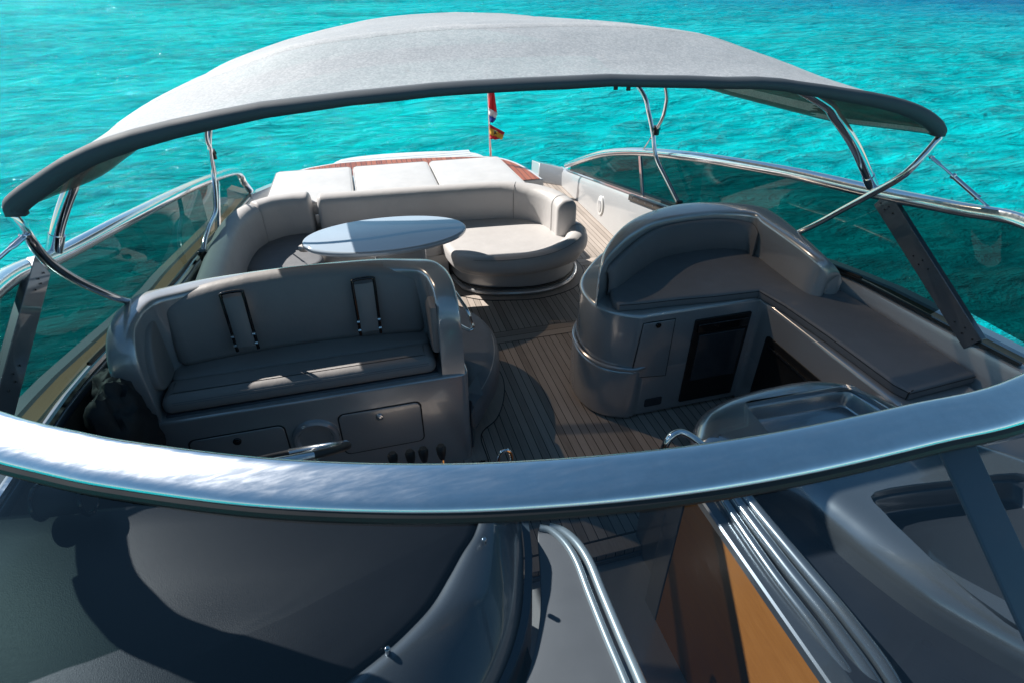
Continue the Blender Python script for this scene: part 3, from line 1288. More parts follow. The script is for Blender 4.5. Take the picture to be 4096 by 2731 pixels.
def helm_seat():
    m = MB()
    m.prism(rrect(-1.36, 2.62, .462, 3.22, .05), 0, .69, .015)
    m.build('base', SILVER, helm)
    half = [(.44, 2.63, .31, 2.64, .69), (.44, 2.632, .31, 2.645, .86), (.44, 2.645, .31, 2.665, 1.02), (.44, 2.69, .31, 2.71, 1.12), (.44, 2.78, .31, 2.78, 1.185), (.438, 2.88, .30, 2.86, 1.205), (.42, 3.0, .285, 2.94, 1.21), (.36, 3.1, .245, 3.0, 1.215), (.22, 3.17, .14, 3.05, 1.208), (0, 3.215, -.04, 3.095, 1.212)]
    st = half + [(-.43, 3.23, -.43, 3.11, 1.216)] + [(-.86 - a, b, -.86 - c, d, e) for a, b, c, d, e in half[::-1]]
    m = MB()
    m.shell(st, .67, .69, .035)
    m.build('moulded_rim', SILVER, helm, ang=60)
    # back lining between shell and cushion
    m = MB()
    m.prism([(-1.15, 2.66), (.29, 2.66), (.29, 2.9), (.2, 3.05), (-1.06, 3.05), (-1.15, 2.9)], .685, .705)
    m.build('seat_pan', SILVERDARK, helm)
    # seat cushion: rear part and front roll
    m = MB()
    m.prism(rrect(-1.15, 2.86, .28, 3.1, .05), .705, .79, .03, .01, crown=.008)
    m.build('seat_cushion', VINYLDIM, helm)
    m = MB()
    m.prism(rrect(-1.16, 2.655, .285, 2.872, .05), .705, .805, .06, .03, 6)
    c = m.build('seat_roll', VINYLDIM, helm)
    m = MB()
    m.tube([V(-1.1, 2.661, .765), V(.24, 2.661, .765)], .003, 6)
    m.tube([V(-1.1, 2.665, .775), V(.24, 2.665, .775)], .003, 6)
    m.build_each('stitching', VINYLSHADE, c)
    # back cushion, arched top, curved in plan
    nx, nz = 40, 10
    L = []
    for i in range(nx + 1):
        u = i / nx
        x = -1.11 + 1.38 * u
        k = 1 - (2 * u - 1) ** 2
        yb = 2.97 + .06 * k
        zt = 1.15 + .085 * k ** .6
        if i == 0 or i == nx:
            edge = .02
        else:
            edge = 0
        row = []
        prof = [(.0, .79 + edge), (-.03, .80 + edge), (-.042, .83), (-.045, .95), (-.035, zt - .05), (-.005, zt - .012 - edge), (.03, zt - edge), (.08, zt - .02 - edge)]
        for dy, z in prof:
            row.append(V(x, yb + .03 + dy * (1 if not edge else .3) + (z - .80) * .12, z))
        L.append(row)
    m = MB()
    m.grid(L)
    m.build('back_cushion', VINYLDIM, helm, ang=70, thick=.01)
    # strap frames
    for quad in ([(808, 645), (858, 638), (875, 765), (829, 771)], [(505, 676), (556, 668), (594, 800), (546, 807)]):
        # frame lies a little proud of the back cushion
        P = []
        for x, y in quad:
            up = y < 700
            P.append(Yp(x, y, 3.005 if up else 2.93))
        m = MB()
        m.tube(cat([P[3], P[3].lerp(P[0], .5), P[3].lerp(P[0], .93), P[0].lerp(P[1], .1), P[0].lerp(P[1], .9), P[1].lerp(P[2], .07), P[1].lerp(P[2], .5), P[2]], 4), .009, 10)
        f = m.build('strap_frame', BLACKGLOSS, helm)
        m = MB()
        ce = [p + V(0, -.006, 0) for p in P]
        c0 = sum(ce, V(0, 0, 0)) / 4
        ce = [c0 + (p - c0) * .86 for p in ce]
        nrm = (ce[1] - ce[0]).cross(ce[3] - ce[0]).normalized()
        rows = []
        for a in range(7):
            t = a / 6
            rows.append([ce[0].lerp(ce[1], b / 6).lerp(ce[3].lerp(ce[2], b / 6), t) + nrm * .016 * min(1, 4 * min(t, 1 - t)) * min(1, 4 * min(b / 6, 1 - b / 6)) * (1 if nrm.y < 0 else -1) for b in range(7)])
        m.grid(rows)
        m.build('strap_pad', VINYLDIM, f, ang=60)
        m = MB()
        for p, q in ((P[3], P[0]), (P[2], P[1])):
            for t in (.28, .12):
                c_ = p.lerp(q, t) + V(0, -.01, 0)
                m.tube([c_ + V(-.008, 0, 0), c_ + V(.008, 0, 0)], .008, 8)
        m.build_each('strap_pin', CHROME, f)
    # side pads on the inner faces of the arms
    right = [(993, 668), (986, 700), (988, 745), (997, 785), (1010, 815), (1016, 812), (1016, 770), (1010, 715), (1003, 672)]
    left = [(345, 690), (333, 740), (334, 800), (345, 860), (360, 895), (378, 888), (392, 850), (390, 800), (375, 730), (360, 690)]
    for pts, x, sg in ((right, .305, -1), (left, -1.165, 1)):
        o = cat([(Xp(a, b, x).y, Xp(a, b, x).z) for a, b in pts], 3, True)
        o = [(min(max(a, 2.68), 3.15), min(max(b, .72), 1.12)) for a, b in o]
        m = MB()
        m.prism(o, -.005, .028, .016, M=on_x(x, sg))
        m.build('side_pad', VINYLDIM, helm)
    # lockers and speaker on the front panel
    def panel(pts, name, lock):
        q = [Yp(a, b, 2.62) for a, b in pts]
        x0, x1 = q[0].x, q[1].x
        z1 = (q[0].z + q[1].z) / 2
        m = MB()
        m.prism(rrect(x0, z1 - .3, x1, z1, .035), 0, .008, .003, M=on_y(2.622))
        d = m.build('locker_door', SILVER, helm)
        m = MB()
        m.prism(rrect(x0 - .008, z1 - .308, x1 + .008, z1 + .008, .04), 0, .003, .001, M=on_y(2.621))
        m.build('door_gap', BLACK, d)
        l = Yp(lock[0], lock[1], 2.61)
        m = MB()
        m.prism(circle(l.x, l.z, .022, 20), 0, .012, .004, M=on_y(2.615))
        m.prism(circle(l.x, l.z, .012, 16), 0, .006, .002, M=on_y(2.604))
        m.build('lock', CHROME if lock[0] > 700 else BLACKGLOSS, d)
    panel([(776, 952), (964, 923)], 'locker', (872, 957))
    panel([(432, 1013), (650, 976)], 'locker', (545, 1013))
    c = Yp(726, 1003, 2.62)
    m = MB()
    prof = [(.132, 0), (.128, .022), (.115, .032), (.10, .03), (.088, .012), (.05, .008), (0, .014)]
    loops = [[V(c.x + rr * math.cos(2 * math.pi * k / 40), 2.621 - h, c.z + rr * math.sin(2 * math.pi * k / 40)) for k in range(40)] for rr, h in prof]
    m.grid(loops, closed=True)
    m.build('speaker', SILVER, helm)
    # grab handle on the outer side of the back corner
    a, b = V(.44, 3.12, .97), V(.44, 2.86, .80)
    m = MB()
    hp = [V(.44, 3.2, 1.02), Zp(1068, 705, .99), Zp(1083, 742, .90), Zp(1086, 753, .87), Zp(1076, 758, .86), V(.45, 2.95, .84)]
    m.tube(cat(hp, 5), .011, 12)
    m.build('grab_handle', CHROME, helm)


helm_seat()

# black cover stuffed beside the helm seat
def bundle():
    m = MB()
    for c, s, sd in ((V(-1.29, 2.52, .72), V(.13, .16, .28), 3), (V(-1.33, 2.72, .86), V(.1, .14, .12), 8), (V(-1.22, 2.42, .5), V(.13, .12, .2), 15)):
        n1, n2 = 28, 20
        L = []
        for i in range(n2 + 1):
            ph = math.pi * i / n2
            row = []
            for j in range(n1):
                th = 2 * math.pi * j / n1
                d = V(sn(ph) * cs(th), sn(ph) * sn(th), cs(ph))
                k = 1 + .28 * noise.noise(d * 1.7 + V(sd, 0, 0)) + .16 * (1 - 2 * abs(noise.noise(d * 3.3 + V(0, sd, 0)))) + .05 * noise.noise(d * 9)
                row.append(c + V(d.x * s.x, d.y * s.y, d.z * s.z) * k)
            L.append(row)
        m.grid(L, closed=True)
    tag(m.build('folded_cover', CLOTHBLACK, ang=50), 'crumpled black cover stuffed between the helm seat and the side', 'cover')


bundle()

# ------------------------------------------------------------------ round lounge behind the helm seat
lounge = empty('lounge_seat', (.2, 3.5, 0), 'rounded grey lounge seat wrapped round the back of the helm seat', 'seat')


def lounge_seat():
    o = cat([(.47, 2.66), (.60, 2.80), (.72, 3.0), (.80, 3.25), (.815, 3.52), (.72, 3.80), (.5, 3.98), (.1, 4.05), (-.6, 4.05), (-.6, 3.26), (.3, 3.2), (.465, 3.1)], 5, True)
    m = MB()
    m.prism(o, .2, .43, .10, .05, 7)
    m.build('cushion', VINYLSHADE, lounge, ang=50)
    m = MB()
    m.tube([V(x, y, .405) for x, y in cat([(.50, 2.72), (.585, 2.83), (.69, 3.02), (.765, 3.26), (.775, 3.5), (.69, 3.76), (.5, 3.92)], 5)], .004, 6)
    m.build('piping', VINYL, lounge)
    p = cat([(.47, 2.72), (.55, 2.95), (.66, 3.15), (.74, 3.35), (.72, 3.6), (.5, 3.85), (-.5, 3.9), (-.5, 3.27), (.4, 3.2)], 5, True)
    m = MB()
    m.prism(p, 0, .22)
    m.build('plinth', SILVERDARK, lounge)
    m = MB()
    m.tube([V(x, y, .03) for x, y in cat([(.48, 2.74), (.55, 2.95), (.66, 3.15), (.742, 3.35), (.72, 3.62)], 5)], .01, 8)
    m.build('kick_trim', CHROME, lounge)
    # curved margin board set in the deck round it
    a = cat([(.43, 2.60), (.52, 2.83), (.60, 2.99), (.70, 3.15), (.79, 3.38), (.78, 3.62)], 6)
    b = cat([(.55, 2.58), (.56, 2.82), (.70, 2.95), (.80, 3.14), (.86, 3.38), (.84, 3.65)], 6)
    m = MB()
    m.grid([[V(p[0], p[1], .004), V(q[0], q[1], .004)] for p, q in zip(a, b)])
    tag(m.build('deck_margin_board', TEAKPLAIN), kind='structure')
    m = MB()
    m.tube([V(q[0], q[1], .003) for q in b], .004, 6)
    m.tube([V(.55, 2.58, .003), V(.54, 1.8, .003)], .005, 6)
    m.box(.43, .53, 1.8, 2.58, .001, .004)
    tag(m.build('deck_caulking', BLACK), kind='structure')


lounge_seat()

# ------------------------------------------------------------------ aft sofa
sofa = empty('curved_sofa', (.6, 5.2, 0), 'long curved greige sofa with rounded open end behind the table', 'sofa')


def rprof(w, h, r, z0, n=5):
    return [(a, b) for a, b in rrect(-w / 2, z0, w / 2, z0 + h, r, n)]


def build_sofa():
    seat_r = cat([(.72, 5.62), (1.1, 5.62), (1.53, 5.6), (1.8, 5.45), (1.98, 5.15), (2.05, 4.86), (1.92, 4.62), (1.65, 4.50), (1.33, 4.46), (1.0, 4.53), (.80, 4.66), (.72, 4.9), (.70, 5.3)], 5, True)
    m = MB()
    m.prism(seat_r, .27, .44, .06, .05, 6, crown=.012)
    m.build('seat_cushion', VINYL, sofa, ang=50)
    # front roll that thickens towards the open end
    P = cat([(.80, 4.74, .37, .07), (.95, 4.60, .375, .085), (1.2, 4.52, .38, .095), (1.5, 4.50, .39, .10), (1.75, 4.57, .41, .105), (1.93, 4.72, .425, .11), (2.0, 4.92, .435, .105), (1.97, 5.06, .43, .085), (1.9, 5.15, .425, .05)], 5)
    m = MB()
    m.tube([p[:3] for p in P], [p[3] for p in P], 16)
    fr = m.build('front_roll', VINYL, sofa, ang=60)
    m = MB()
    m.tube([V(p[0] + (p[0] - 1.35) * .03, p[1] - p[3] * .62, p[2] + p[3] * .80) for p in P[4:-9]], .0022, 6)
    m.build('seam', SEAM, fr)
    m = MB()
    i_ = len(P) - 12
    p, q = V(*P[i_][:3]), V(*P[i_ + 1][:3])
    t_ = (q - p).normalized()
    a_ = t_.cross(V(0, 0, 1)).normalized()
    m.tube([p + (a_ * cs(R(g)) + V(0, 0, 1) * sn(R(g))) * (P[i_][3] + .001) for g in range(-60, 200, 10)], .002, 6)
    m.build('seam', SEAM, fr)
    pl = cat([(.80, 5.4), (.79, 5.1), (.85, 4.86), (1.0, 4.72), (1.2, 4.645), (1.5, 4.60), (1.74, 4.65), (1.92, 4.78), (2.03, 5.0), (2.0, 5.4), (1.6, 5.7), (1.0, 5.7)], 5, True)
    m = MB()
    m.prism(pl, 0, .3)
    m.build('plinth', GELCOAT, sofa)
    ring = cat([(.79, 5.1), (.85, 4.85), (1.0, 4.705), (1.2, 4.63), (1.5, 4.585), (1.745, 4.635), (1.93, 4.77), (2.045, 5.0), (2.03, 5.3)], 5)
    m = MB()
    m.tube([V(p[0], p[1], .035) for p in ring], .03, 10, flat=.8)
    m.build('kick_ring', SILVER, sofa)
    m = MB()
    m.tube([V(XC + (p[0] - XC) * .995, p[1] + .004, .078) for p in ring], .012, 8)
    m.build('shadow_gap', BLACK, sofa)  # solid black tube laid in place of the shade above the kick ring
    mo = cat([(.70, 5.1), (.76, 4.8), (.95, 4.62), (1.2, 4.535), (1.5, 4.49), (1.8, 4.55), (2.0, 4.69), (2.13, 4.95), (2.14, 5.2)], 5)
    m = MB()
    m.grid([[V(p[0], p[1], .0045), V(q[0], q[1], .0045)] for p, q in zip(ring, mo)])
    tag(m.build('deck_margin_board', TEAKPLAIN), kind='structure')
    m = MB()
    m.tube([V(q[0], q[1], .003) for q in mo], .004, 6)
    tag(m.build('deck_caulking', BLACK), kind='structure')
    # back and left benches
    m = MB()
    m.prism([(-1.15, 3.6), (-.5, 3.6), (-.45, 4.6), (-.3, 5.0), (.75, 5.1), (.75, 5.8), (-1.15, 5.8)], 0, .28)
    m.build('bench_base', GELCOAT, sofa)
    m = MB()
    m.prism(cat([(-.25, 5.06), (.2, 5.1), (.715, 5.1), (.71, 5.6), (0, 5.62), (-.5, 5.64), (-.5, 5.35)], 4, True), .28, .44, .04, .02)
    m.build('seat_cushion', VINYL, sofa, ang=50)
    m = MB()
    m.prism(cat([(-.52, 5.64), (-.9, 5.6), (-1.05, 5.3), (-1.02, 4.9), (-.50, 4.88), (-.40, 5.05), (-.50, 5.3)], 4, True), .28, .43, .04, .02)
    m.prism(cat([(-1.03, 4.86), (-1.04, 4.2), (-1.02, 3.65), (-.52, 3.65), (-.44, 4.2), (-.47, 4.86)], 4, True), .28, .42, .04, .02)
    m.build_each('seat_cushion', VINYLSHADE, sofa, ang=50)  # left bench takes the vinyl copy darkened for shade
    # backrests
    pr = rprof(.20, .45, .085, .34)
    m = MB()
    m.sweep(cat([(-.36, 5.68, 0), (0, 5.66, 0), (.6, 5.63, 0), (1.1, 5.59, 0), (1.45, 5.545, 0), (1.68, 5.42, 0), (1.83, 5.22, 0), (1.885, 5.0, 0), (1.89, 4.9, 0)], 6), pr, ends=.05)
    bk = m.build('backrest', VINYL, sofa, ang=50)
    for p, q in (((1.876, 5.03), (1.888, 4.96)), ((1.55, 5.50), (1.62, 5.465))):
        t_ = (V(q[0], q[1], 0) - V(p[0], p[1], 0)).normalized()
        sd = V(t_.y, -t_.x, 0)
        m = MB()
        m.tube([V(p[0], p[1], 0) + sd * (a * 1.006) + V(0, 0, b + .0008) for a, b in pr], .0022, 6, closed=True)
        m.build('seam', SEAM, bk)
    m = MB()
    m.sweep(cat([(-.95, 5.6, 0), (-.8, 5.7, 0), (-.62, 5.735, 0), (-.5, 5.735, 0)], 6), rprof(.21, .46, .085, .34), ends=.04)
    m.build('backrest', VINYL, sofa, ang=50)
    m = MB()
    m.sweep(cat([(-1.145, 3.6, 0), (-1.15, 4.2, 0), (-1.15, 4.7, 0), (-1.135, 5.1, 0), (-1.08, 5.38, 0), (-1.0, 5.54, 0)], 6), rprof(.2, .46, .09, .34), ends=.04)
    m.build('backrest', VINYL, sofa, ang=50)


build_sofa()

# ------------------------------------------------------------------ sun pads
m = MB()
m.prism([(-1.0, 5.78), (1.82, 5.78), (1.78, 6.87), (-.92, 6.93)], -.02, .57, .03)
m.build('sunpad_base', SILVER, hull)
for i, (a0, a1, b0, b1) in enumerate(((-.925, -.047, -.87, -.043), (-.033, .832, -.03, .838), (.846, 1.75, .852, 1.70))):
    m = MB()
    o = [(a0, 5.76), (a1, 5.74), (b1, 6.86 - .025 * i), (b0, 6.88 - .025 * i)]
    oo = []
    for k in range(4):
        p, q = Vector(o[k]), Vector(o[(k + 1) % 4])
        for t in (.04, .3, .5, .7, .96):
            oo.append(tuple(p.lerp(q, t)))
    m.prism(oo, .56, .69, .035, .03, 6, crown=.012)
    pad = m.build('sunpad_cushion', PADW, ang=50)
    m = MB()
    c_ = Vector((sum(p[0] for p in oo) / len(oo), sum(p[1] for p in oo) / len(oo)))
    m.tube([V(c_.x + (x - c_.x) * .975, c_.y + (y - c_.y) * .985, .6835) for x, y in oo], .0045, 6, closed=True)
    m.build('piping', SEAMW, pad)
    tag(pad, ['flat white sunpad cushion nearest the left window, behind the sofa corner', 'flat white sunpad cushion lying between the two others', 'flat white sunpad cushion nearest the flagpole and the teak steps'][i], 'cushion', 'white sunpad cushions on the stern')

# ------------------------------------------------------------------ table
table = empty('oval_table', (.17, 4.72, 0), 'glossy white oval dining table with blue sky tint in front of the sofa', 'table')
m = MB()
m.prism(circle(.175, 4.735, .70, 72, .375), .67, .72, .02, .025, 6)
m.build('tabletop', simple('sky_tinted_lacquer', (.49, .57, .65), .05, .1, 1.0, .02, .03), table)  # blue skylight put into the colour of a white top
m = MB()
m.prism(rrect(-.02, 4.62, .62, 4.9, .05), 0, .1, .02)
m.prism(rrect(.05, 4.66, .5, 4.84, .05), .1, .66)
m.build('pedestal', GELCOAT, table)
m = MB()
m.prism(circle(-.52, 4.83, .055, 24), .6, .64, .012, .012)
m.tube([V(-.46, 4.83, .655), V(-.36, 4.8, .66)], .012, 8)
m.build('cup_holder', simple('beige_plastic', (.5, .46, .42), .4), table)

# ------------------------------------------------------------------ bar unit with L shaped seat
bar = empty('bar_unit', (2.1, 3.0, 0), 'dark silver wet bar with rounded corner, dark fridge front and L shaped cushioned seat', 'bar')


def bar_unit():
    yf = 2.70

    def plan(g):
        return cat([(1.66, yf), (1.645, yf), (1.56, yf + .006 - g * .55), (1.42 - g * .7, yf + .10 - g * .7), (1.345 - g, yf + .26), (1.36 - g, yf + .5), (1.5 - g, 3.42), (1.75, 3.66 + g), (2.1, 3.80 + g)], 6) + [(2.9, 3.8 + g), (2.93, 1.25), (2.43, 1.25), (2.43, yf)]
    m = MB()
    m.prism(plan(.0), .42, .855, .03, n=5)
    m.build('cabinet', SILVER, bar, ang=50)
    m = MB()
    m.prism(plan(.028), 0, .43, .025, .05, n=5)
    m.build('lower_cabinet', SILVER, bar, ang=50)
    m = MB()
    m.tube([V(x, y, .442) for x, y in plan(.016)[4:38]], .013, 10)
    m.build('ledge_moulding', SILVER, bar)
    # right hand seat box front (faces the companionway)
    # cupboard door with latch
    def quad_y(pts, y):
        return [Yp(a, b, y) for a, b in pts]
    q = quad_y([(1478, 744), (1550, 733), (1527, 860), (1449, 866)], yf)
    o = [(p.x, p.z) for p in q]
    m = MB()
    m.prism(o, -.001, .007, .003, M=on_y(yf))
    d = m.build('cupboard_door', SILVER, bar)
    m = MB()
    c = Vector((sum(p[0] for p in o) / 4, sum(p[1] for p in o) / 4))
    m.prism([(c.x + (p[0] - c.x) * 1.05, c.y + (p[1] - c.y) * 1.03) for p in o], -.001, .003, 0, M=on_y(yf))
    m.build('door_gap', BLACK, d)
    l = Yp(1511, 744, yf)
    m = MB()
    m.prism(circle(l.x, l.z - .005, .018, 20), 0, .012, .004, M=on_y(yf - .006))
    m.build('latch', BLACKGLOSS, d)
    # fridge recess, right of the door
    x0, x1 = 1.97, 2.385
    m = MB()
    m.prism(rrect(x0, .08, x1, .76, .01), 0, .012, .004, M=on_y(yf))
    f = m.build('fridge', BLACK, bar)
    m = MB()
    m.prism(rrect(x0 + .045, .27, x1 - .03, .64, .006), 0, .012, .003, M=on_y(yf - .011))
    m.build('fridge_panel', FRIDGE, f)
    m = MB()
    m.prism(rrect(x0 + .02, .665, x1 - .02, .73, .008), 0, .02, .006, M=on_y(yf - .01))
    m.build('fridge_handle', BLACKGLOSS, f)
    # outlet grille low on the cabinet
    a, b = Yp(1442, 945, yf - .03), Yp(1492, 918, yf - .03)
    m = MB()
    m.prism(rrect(1.70, .09, 1.83, .16, .012), 0, .004, .001, M=on_y(yf - .001))
    v = m.build('vent', FRIDGE, bar)
    # locker on the side seat face
    m = MB()
    m.prism(rrect(1.65, .16, 2.55, .66, .03), 0, .006, .002, M=on_x(2.428))
    k = m.build('side_locker', BLACK, bar)
    m = MB()
    for z in (.20, .60):
        m.tube([V(2.418, 1.7, z), V(2.418, 2.5, z)], .012, 10)
    m.build_each('locker_frame', BLACKGLOSS, k)
    m = MB()
    for sc_ in (1.0, .72):
        m.tube([V(2.414, 2.22 + .07 * sc_ * cs(t * .314), .42 + .04 * sc_ * sn(t * .314)) for t in range(20)], .006, 8, closed=True)
    m.tube([V(2.417, 2.19, .42), V(2.417, 2.25, .42)], .014, 10)
    m.build('locker_latch', CHROME, k)
    # cushion
    cu = [(1408, 688), (1424, 697), (1480, 693), (1560, 684), (1640, 677), (1745, 665), (1805, 700), (1900, 765), (2055, 878), (2094, 898), (2248, 858), (2244, 846), (2150, 790), (2040, 724), (1930, 664), (1900, 640)]
    W = [Zp(a, b, .92) for a, b in cu]
    for p in W:
        p.x = min(p.x, 2.93)
    o = [(p.x, p.y) for p in W] + [(2.72, 3.2), (2.55, 3.45), (2.2, 3.55), (1.85, 3.45), (1.55, 3.2)]
    m = MB()
    m.prism(o, .858, .92, .02, .012, 5)
    cu_ = m.build('seat_cushion', VINYLSHADE, bar, ang=50)
    m = MB()
    m.tube([V(x, y, .905) + V(-.0015, -.0015, 0) for x, y in o[1:13]], .0022, 6)
    m.build('seam', BLACK, cu_)
    m = MB()
    e0, e1 = Vector(o[8]), Vector(o[9])
    for k_ in (0, .028):
        q_ = e1.lerp(e0, .07 + k_)
        m.tube([V(q_.x - .002, q_.y, .865), V(q_.x - .002, q_.y, .905), V(q_.x + .02, q_.y, .921)], .0018, 6)
    m.build_each('seam', BLACK, cu_)
    # moulded back rim
    T = 1.18
    outer = [(1366, 690, .86), (1369, 668, .93), (1373, 640, 1.0), (1378, 608, 1.09), (1388, 570, 1.15), (1412, 535, T), (1445, 506, T), (1490, 484, T), (1560, 466, T), (1650, 462, T), (1740, 470, T), (1790, 492, T), (1850, 540, T), (1905, 590, 1.16), (1930, 618, 1.10), (1937, 640, 1.02), (1935, 660, .9)]
    inner = [(1430, 700, .86), (1436, 676, .93), (1442, 648, 1.0), (1440, 615, 1.09), (1434, 585, 1.15), (1446, 557, T), (1475, 531, T), (1515, 508, T), (1580, 494, T), (1660, 486, T), (1728, 490, T), (1752, 505, T), (1815, 548, T), (1872, 592, 1.16), (1898, 622, 1.10), (1903, 645, 1.02), (1897, 663, .9)]
    st = []
    for (a, b, z), (c, d, z2) in zip(outer, inner):
        p, q = Zp(a, b, z), Zp(c, d, z2)
        p.x = min(p.x, 2.95)
        st.append((p.x, p.y, min(q.x, p.x - .03), q.y, z))
    m = MB()
    m.shell(st, .84, .85, .035)
    m.build('moulded_rim', SILVER, bar, ang=60)
    # back cushion inside the rim
    bc = st[4:12]
    L = []
    S = cat([(i[2], i[3]) for i in bc], 6)
    cen = V(2.3, 2.7, 0)
    for k_, (x, y) in enumerate(S):
        d = (cen - V(x, y, 0)).normalized()
        u = k_ / (len(S) - 1)
        zt = 1.06 + .075 * math.sin(math.pi * u) ** .5
        e = 0 if 0 < k_ < len(S) - 1 else 1
        base = V(x, y, 0) + d * .0
        pr = [(.055, .905), (.068, .925), (.060, 1.0), (.042, zt - .02), (.024, zt), (.0, zt - .004)]
        L.append([base + d * (a * (1 - .6 * e)) + V(0, 0, z - .02 * e) for a, z in pr])
    m = MB()
    m.grid(L)
    m.build('back_cushion', VINYLSHADE, bar, ang=60, thick=.008)


bar_unit()

# ------------------------------------------------------------------ side console with trays beside the companionway
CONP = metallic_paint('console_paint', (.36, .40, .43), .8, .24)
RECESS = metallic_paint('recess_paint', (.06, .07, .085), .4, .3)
con = empty('side_console', (1.7, 1.2, 0), 'silver moulded side console with sunken trays and ribbed step beside the companionway', 'console')


def console():
    T = .96
    lft = [Zp(a, b, z) for a, b, z in [(2560, 1700, .86), (2420, 1565, .86), (2290, 1488, .86), (2120, 1388, .86), (1990, 1292, .86), (1900, 1215, .86), (1825, 1150, .87), (1700, 1092, .88), (1600, 1040, .90)]]
    o = cat([(p.x, p.y) for p in lft] + [(1.29, 1.62), (1.42, 1.75), (1.65, 1.82), (2.0, 1.83), (2.22, 1.75), (2.34, 1.55), (2.44, 1.3), (2.65, 1.0), (2.7, .6), (2.7, .3)], 5)
    t0 = [Zp(a, b, T) for a, b in [(1706, 922), (1955, 880), (2090, 966), (2150, 1015), (1835, 1075)]]
    t0 = round_poly([(p.x, p.y) for p in t0], .035)
    t1 = [Zp(a, b, T) for a, b in [(2010, 1128), (2035, 1180), (2090, 1235), (2180, 1320), (2270, 1390), (2370, 1450), (2470, 1450), (2540, 1360), (2470, 1200), (2370, 1090), (2200, 1100)]]
    t1 = cat([(p.x, p.y) for p in t1], 4, True)
    # top skin with two recesses
    r = .11

    def ins(ol, k):
        c = Vector((2.1, 1.0))
        out = []
        n = len(ol)
        for i in range(n):
            p = Vector(ol[i])
            a, b = Vector(ol[i - 1]), Vector(ol[(i + 1) % n])
            t = (b - a).normalized()
            nn = Vector((-t.y, t.x))
            if nn.dot(c - p) < 0:
                nn = -nn
            out.append((p.x + nn.x * k, p.y + nn.y * k))
        return out
    m = MB()
    L = [[V(x, y, -.02) for x, y in o], [V(x, y, .35) for x, y in o]]
    for k in range(8):
        a = math.pi / 2 * k / 7
        L.append([V(x, y, T - r * (1 - sn(a))) for x, y in ins(o, r * (1 - cs(a)))])
    m.grid(L)
    oi = ins(o, r)
    ring = [V(x, y, T) for x, y in oi]
    holes = [[V(x, y, T) for x, y in t0], [V(x, y, T) for x, y in t1]]
    allp = ring + holes[0] + holes[1]
    tri = tessellate_polygon([ring, holes[0], holes[1]])
    m.add(allp, [tuple(t) for t in tri])
    m.build('moulding', CONP, con, ang=40)
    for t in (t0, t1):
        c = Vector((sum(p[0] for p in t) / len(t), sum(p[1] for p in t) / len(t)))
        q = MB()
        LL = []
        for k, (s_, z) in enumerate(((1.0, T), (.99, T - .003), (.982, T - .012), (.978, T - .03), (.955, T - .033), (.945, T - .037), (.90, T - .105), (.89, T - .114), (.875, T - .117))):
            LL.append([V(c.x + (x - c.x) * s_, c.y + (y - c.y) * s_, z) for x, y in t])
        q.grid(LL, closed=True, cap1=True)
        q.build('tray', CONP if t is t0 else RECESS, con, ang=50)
    # ribbed inner step rail: rounded steps running forward and curling down
    for k, (x0, z0, rr) in enumerate(((1.19, .945, .02), (1.232, .955, .024), (1.275, .962, .024))):
        q = MB()
        path = [V(x0 + .02, 1.40, z0), V(x0, 1.2, z0), V(x0 - .012 + .01 * k, .9, z0), V(x0 + .0 + .012 * k, .68, z0 - .01), V(x0 + .02 + .012 * k, .5, z0 - .06), V(x0 + .03, .36, z0 - .18), V(x0 + .03, .3, z0 - .4)]
        q.tube(cat(path, 6), rr, 14)
        q.build('rib', CONP, con, ang=60)
    # speckled edge of the companionway opening
    q = MB()
    q.grid([[V(1.112, y, .90), V(1.114, y, .93), V(1.122, y, .936), V(1.175, y, .936), V(1.19, y, .93)] for y in (1.45, 1.1, .8, .5, .2)])
    q.build('opening_edge', SILVERDARK, con)
    # gutter between the ribs and the moulding
    q = MB()
    q.grid([[V(1.18, y, .93), V(1.26, y, .93), V(1.285, y, .80), V(2.2, y, .79)] for y in (1.5, 1.1, .8, .5, .2)])
    q.build('gutter', simple('gutter_shade_navy', (.03, .036, .048), .3, .2, .4), con)  # shade in the gutter put into its dark colour
    # chrome grab loop
    m = MB()
    hp = [Zp(1527, 1062, .80), Zp(1524, 1035, .93), Zp(1538, 1005, 1.0), Zp(1560, 992, 1.02), Zp(1585, 1000, 1.02), Zp(1612, 1020, 1.0), Zp(1640, 1045, .96), Zp(1652, 1062, .9)]
    m.tube(cat(hp, 6), .016, 14)
    m.build('grab_loop', CHROME, con, ang=60)


console()
# low shelf forward of the bar seat
m = MB()
m.prism([(2.35, .3), (2.95, .3), (2.95, 1.72), (2.43, 1.72), (2.36, 1.45)], 0, .84, .03)
m.build('side_shelf', SILVER, con)

# ------------------------------------------------------------------ companionway: steps, wood panel, door
comp = empty('companionway', (.85, 1.1, -1.2), 'dark companionway opening with steps down past an orange wood panel', 'stairway')
m = MB()
m.box(.3, 1.3, .1, 1.72, -1.3, -1.25)
m.build('lower_floor', simple('dark_cabin_floor', (.03, .022, .018), .5), comp)
m = MB()
m.box(.5, 1.24, 1.46, 1.72, -.30, -.26)
m.box(.5, 1.24, 1.705, 1.722, -.26, -.03)
m.box(.5, 1.24, 1.2, 1.46, -.60, -.56)
m.box(.5, 1.24, .95, 1.2, -.90, -.86)
m.build_each('step', SILVERDARK, comp, bevel=.006)
m = MB()
m.box(1.117, 1.15, .05, 1.34, -1.25, .905)
m.build('wood_panel', WOOD, comp)
m = MB()
m.box(1.115, 1.30, 1.342, 1.46, -1.25, .89)
m.box(1.215, 1.30, 1.46, 1.80, -.3, .6)
m.build_each('door_frame', SILVERDARK, comp, bevel=.008)
m = MB()
m.box(.28, .3, .1, 1.7, -1.3, .9)
m.box(.3, 1.3, .05, .08, -1.3, .95)
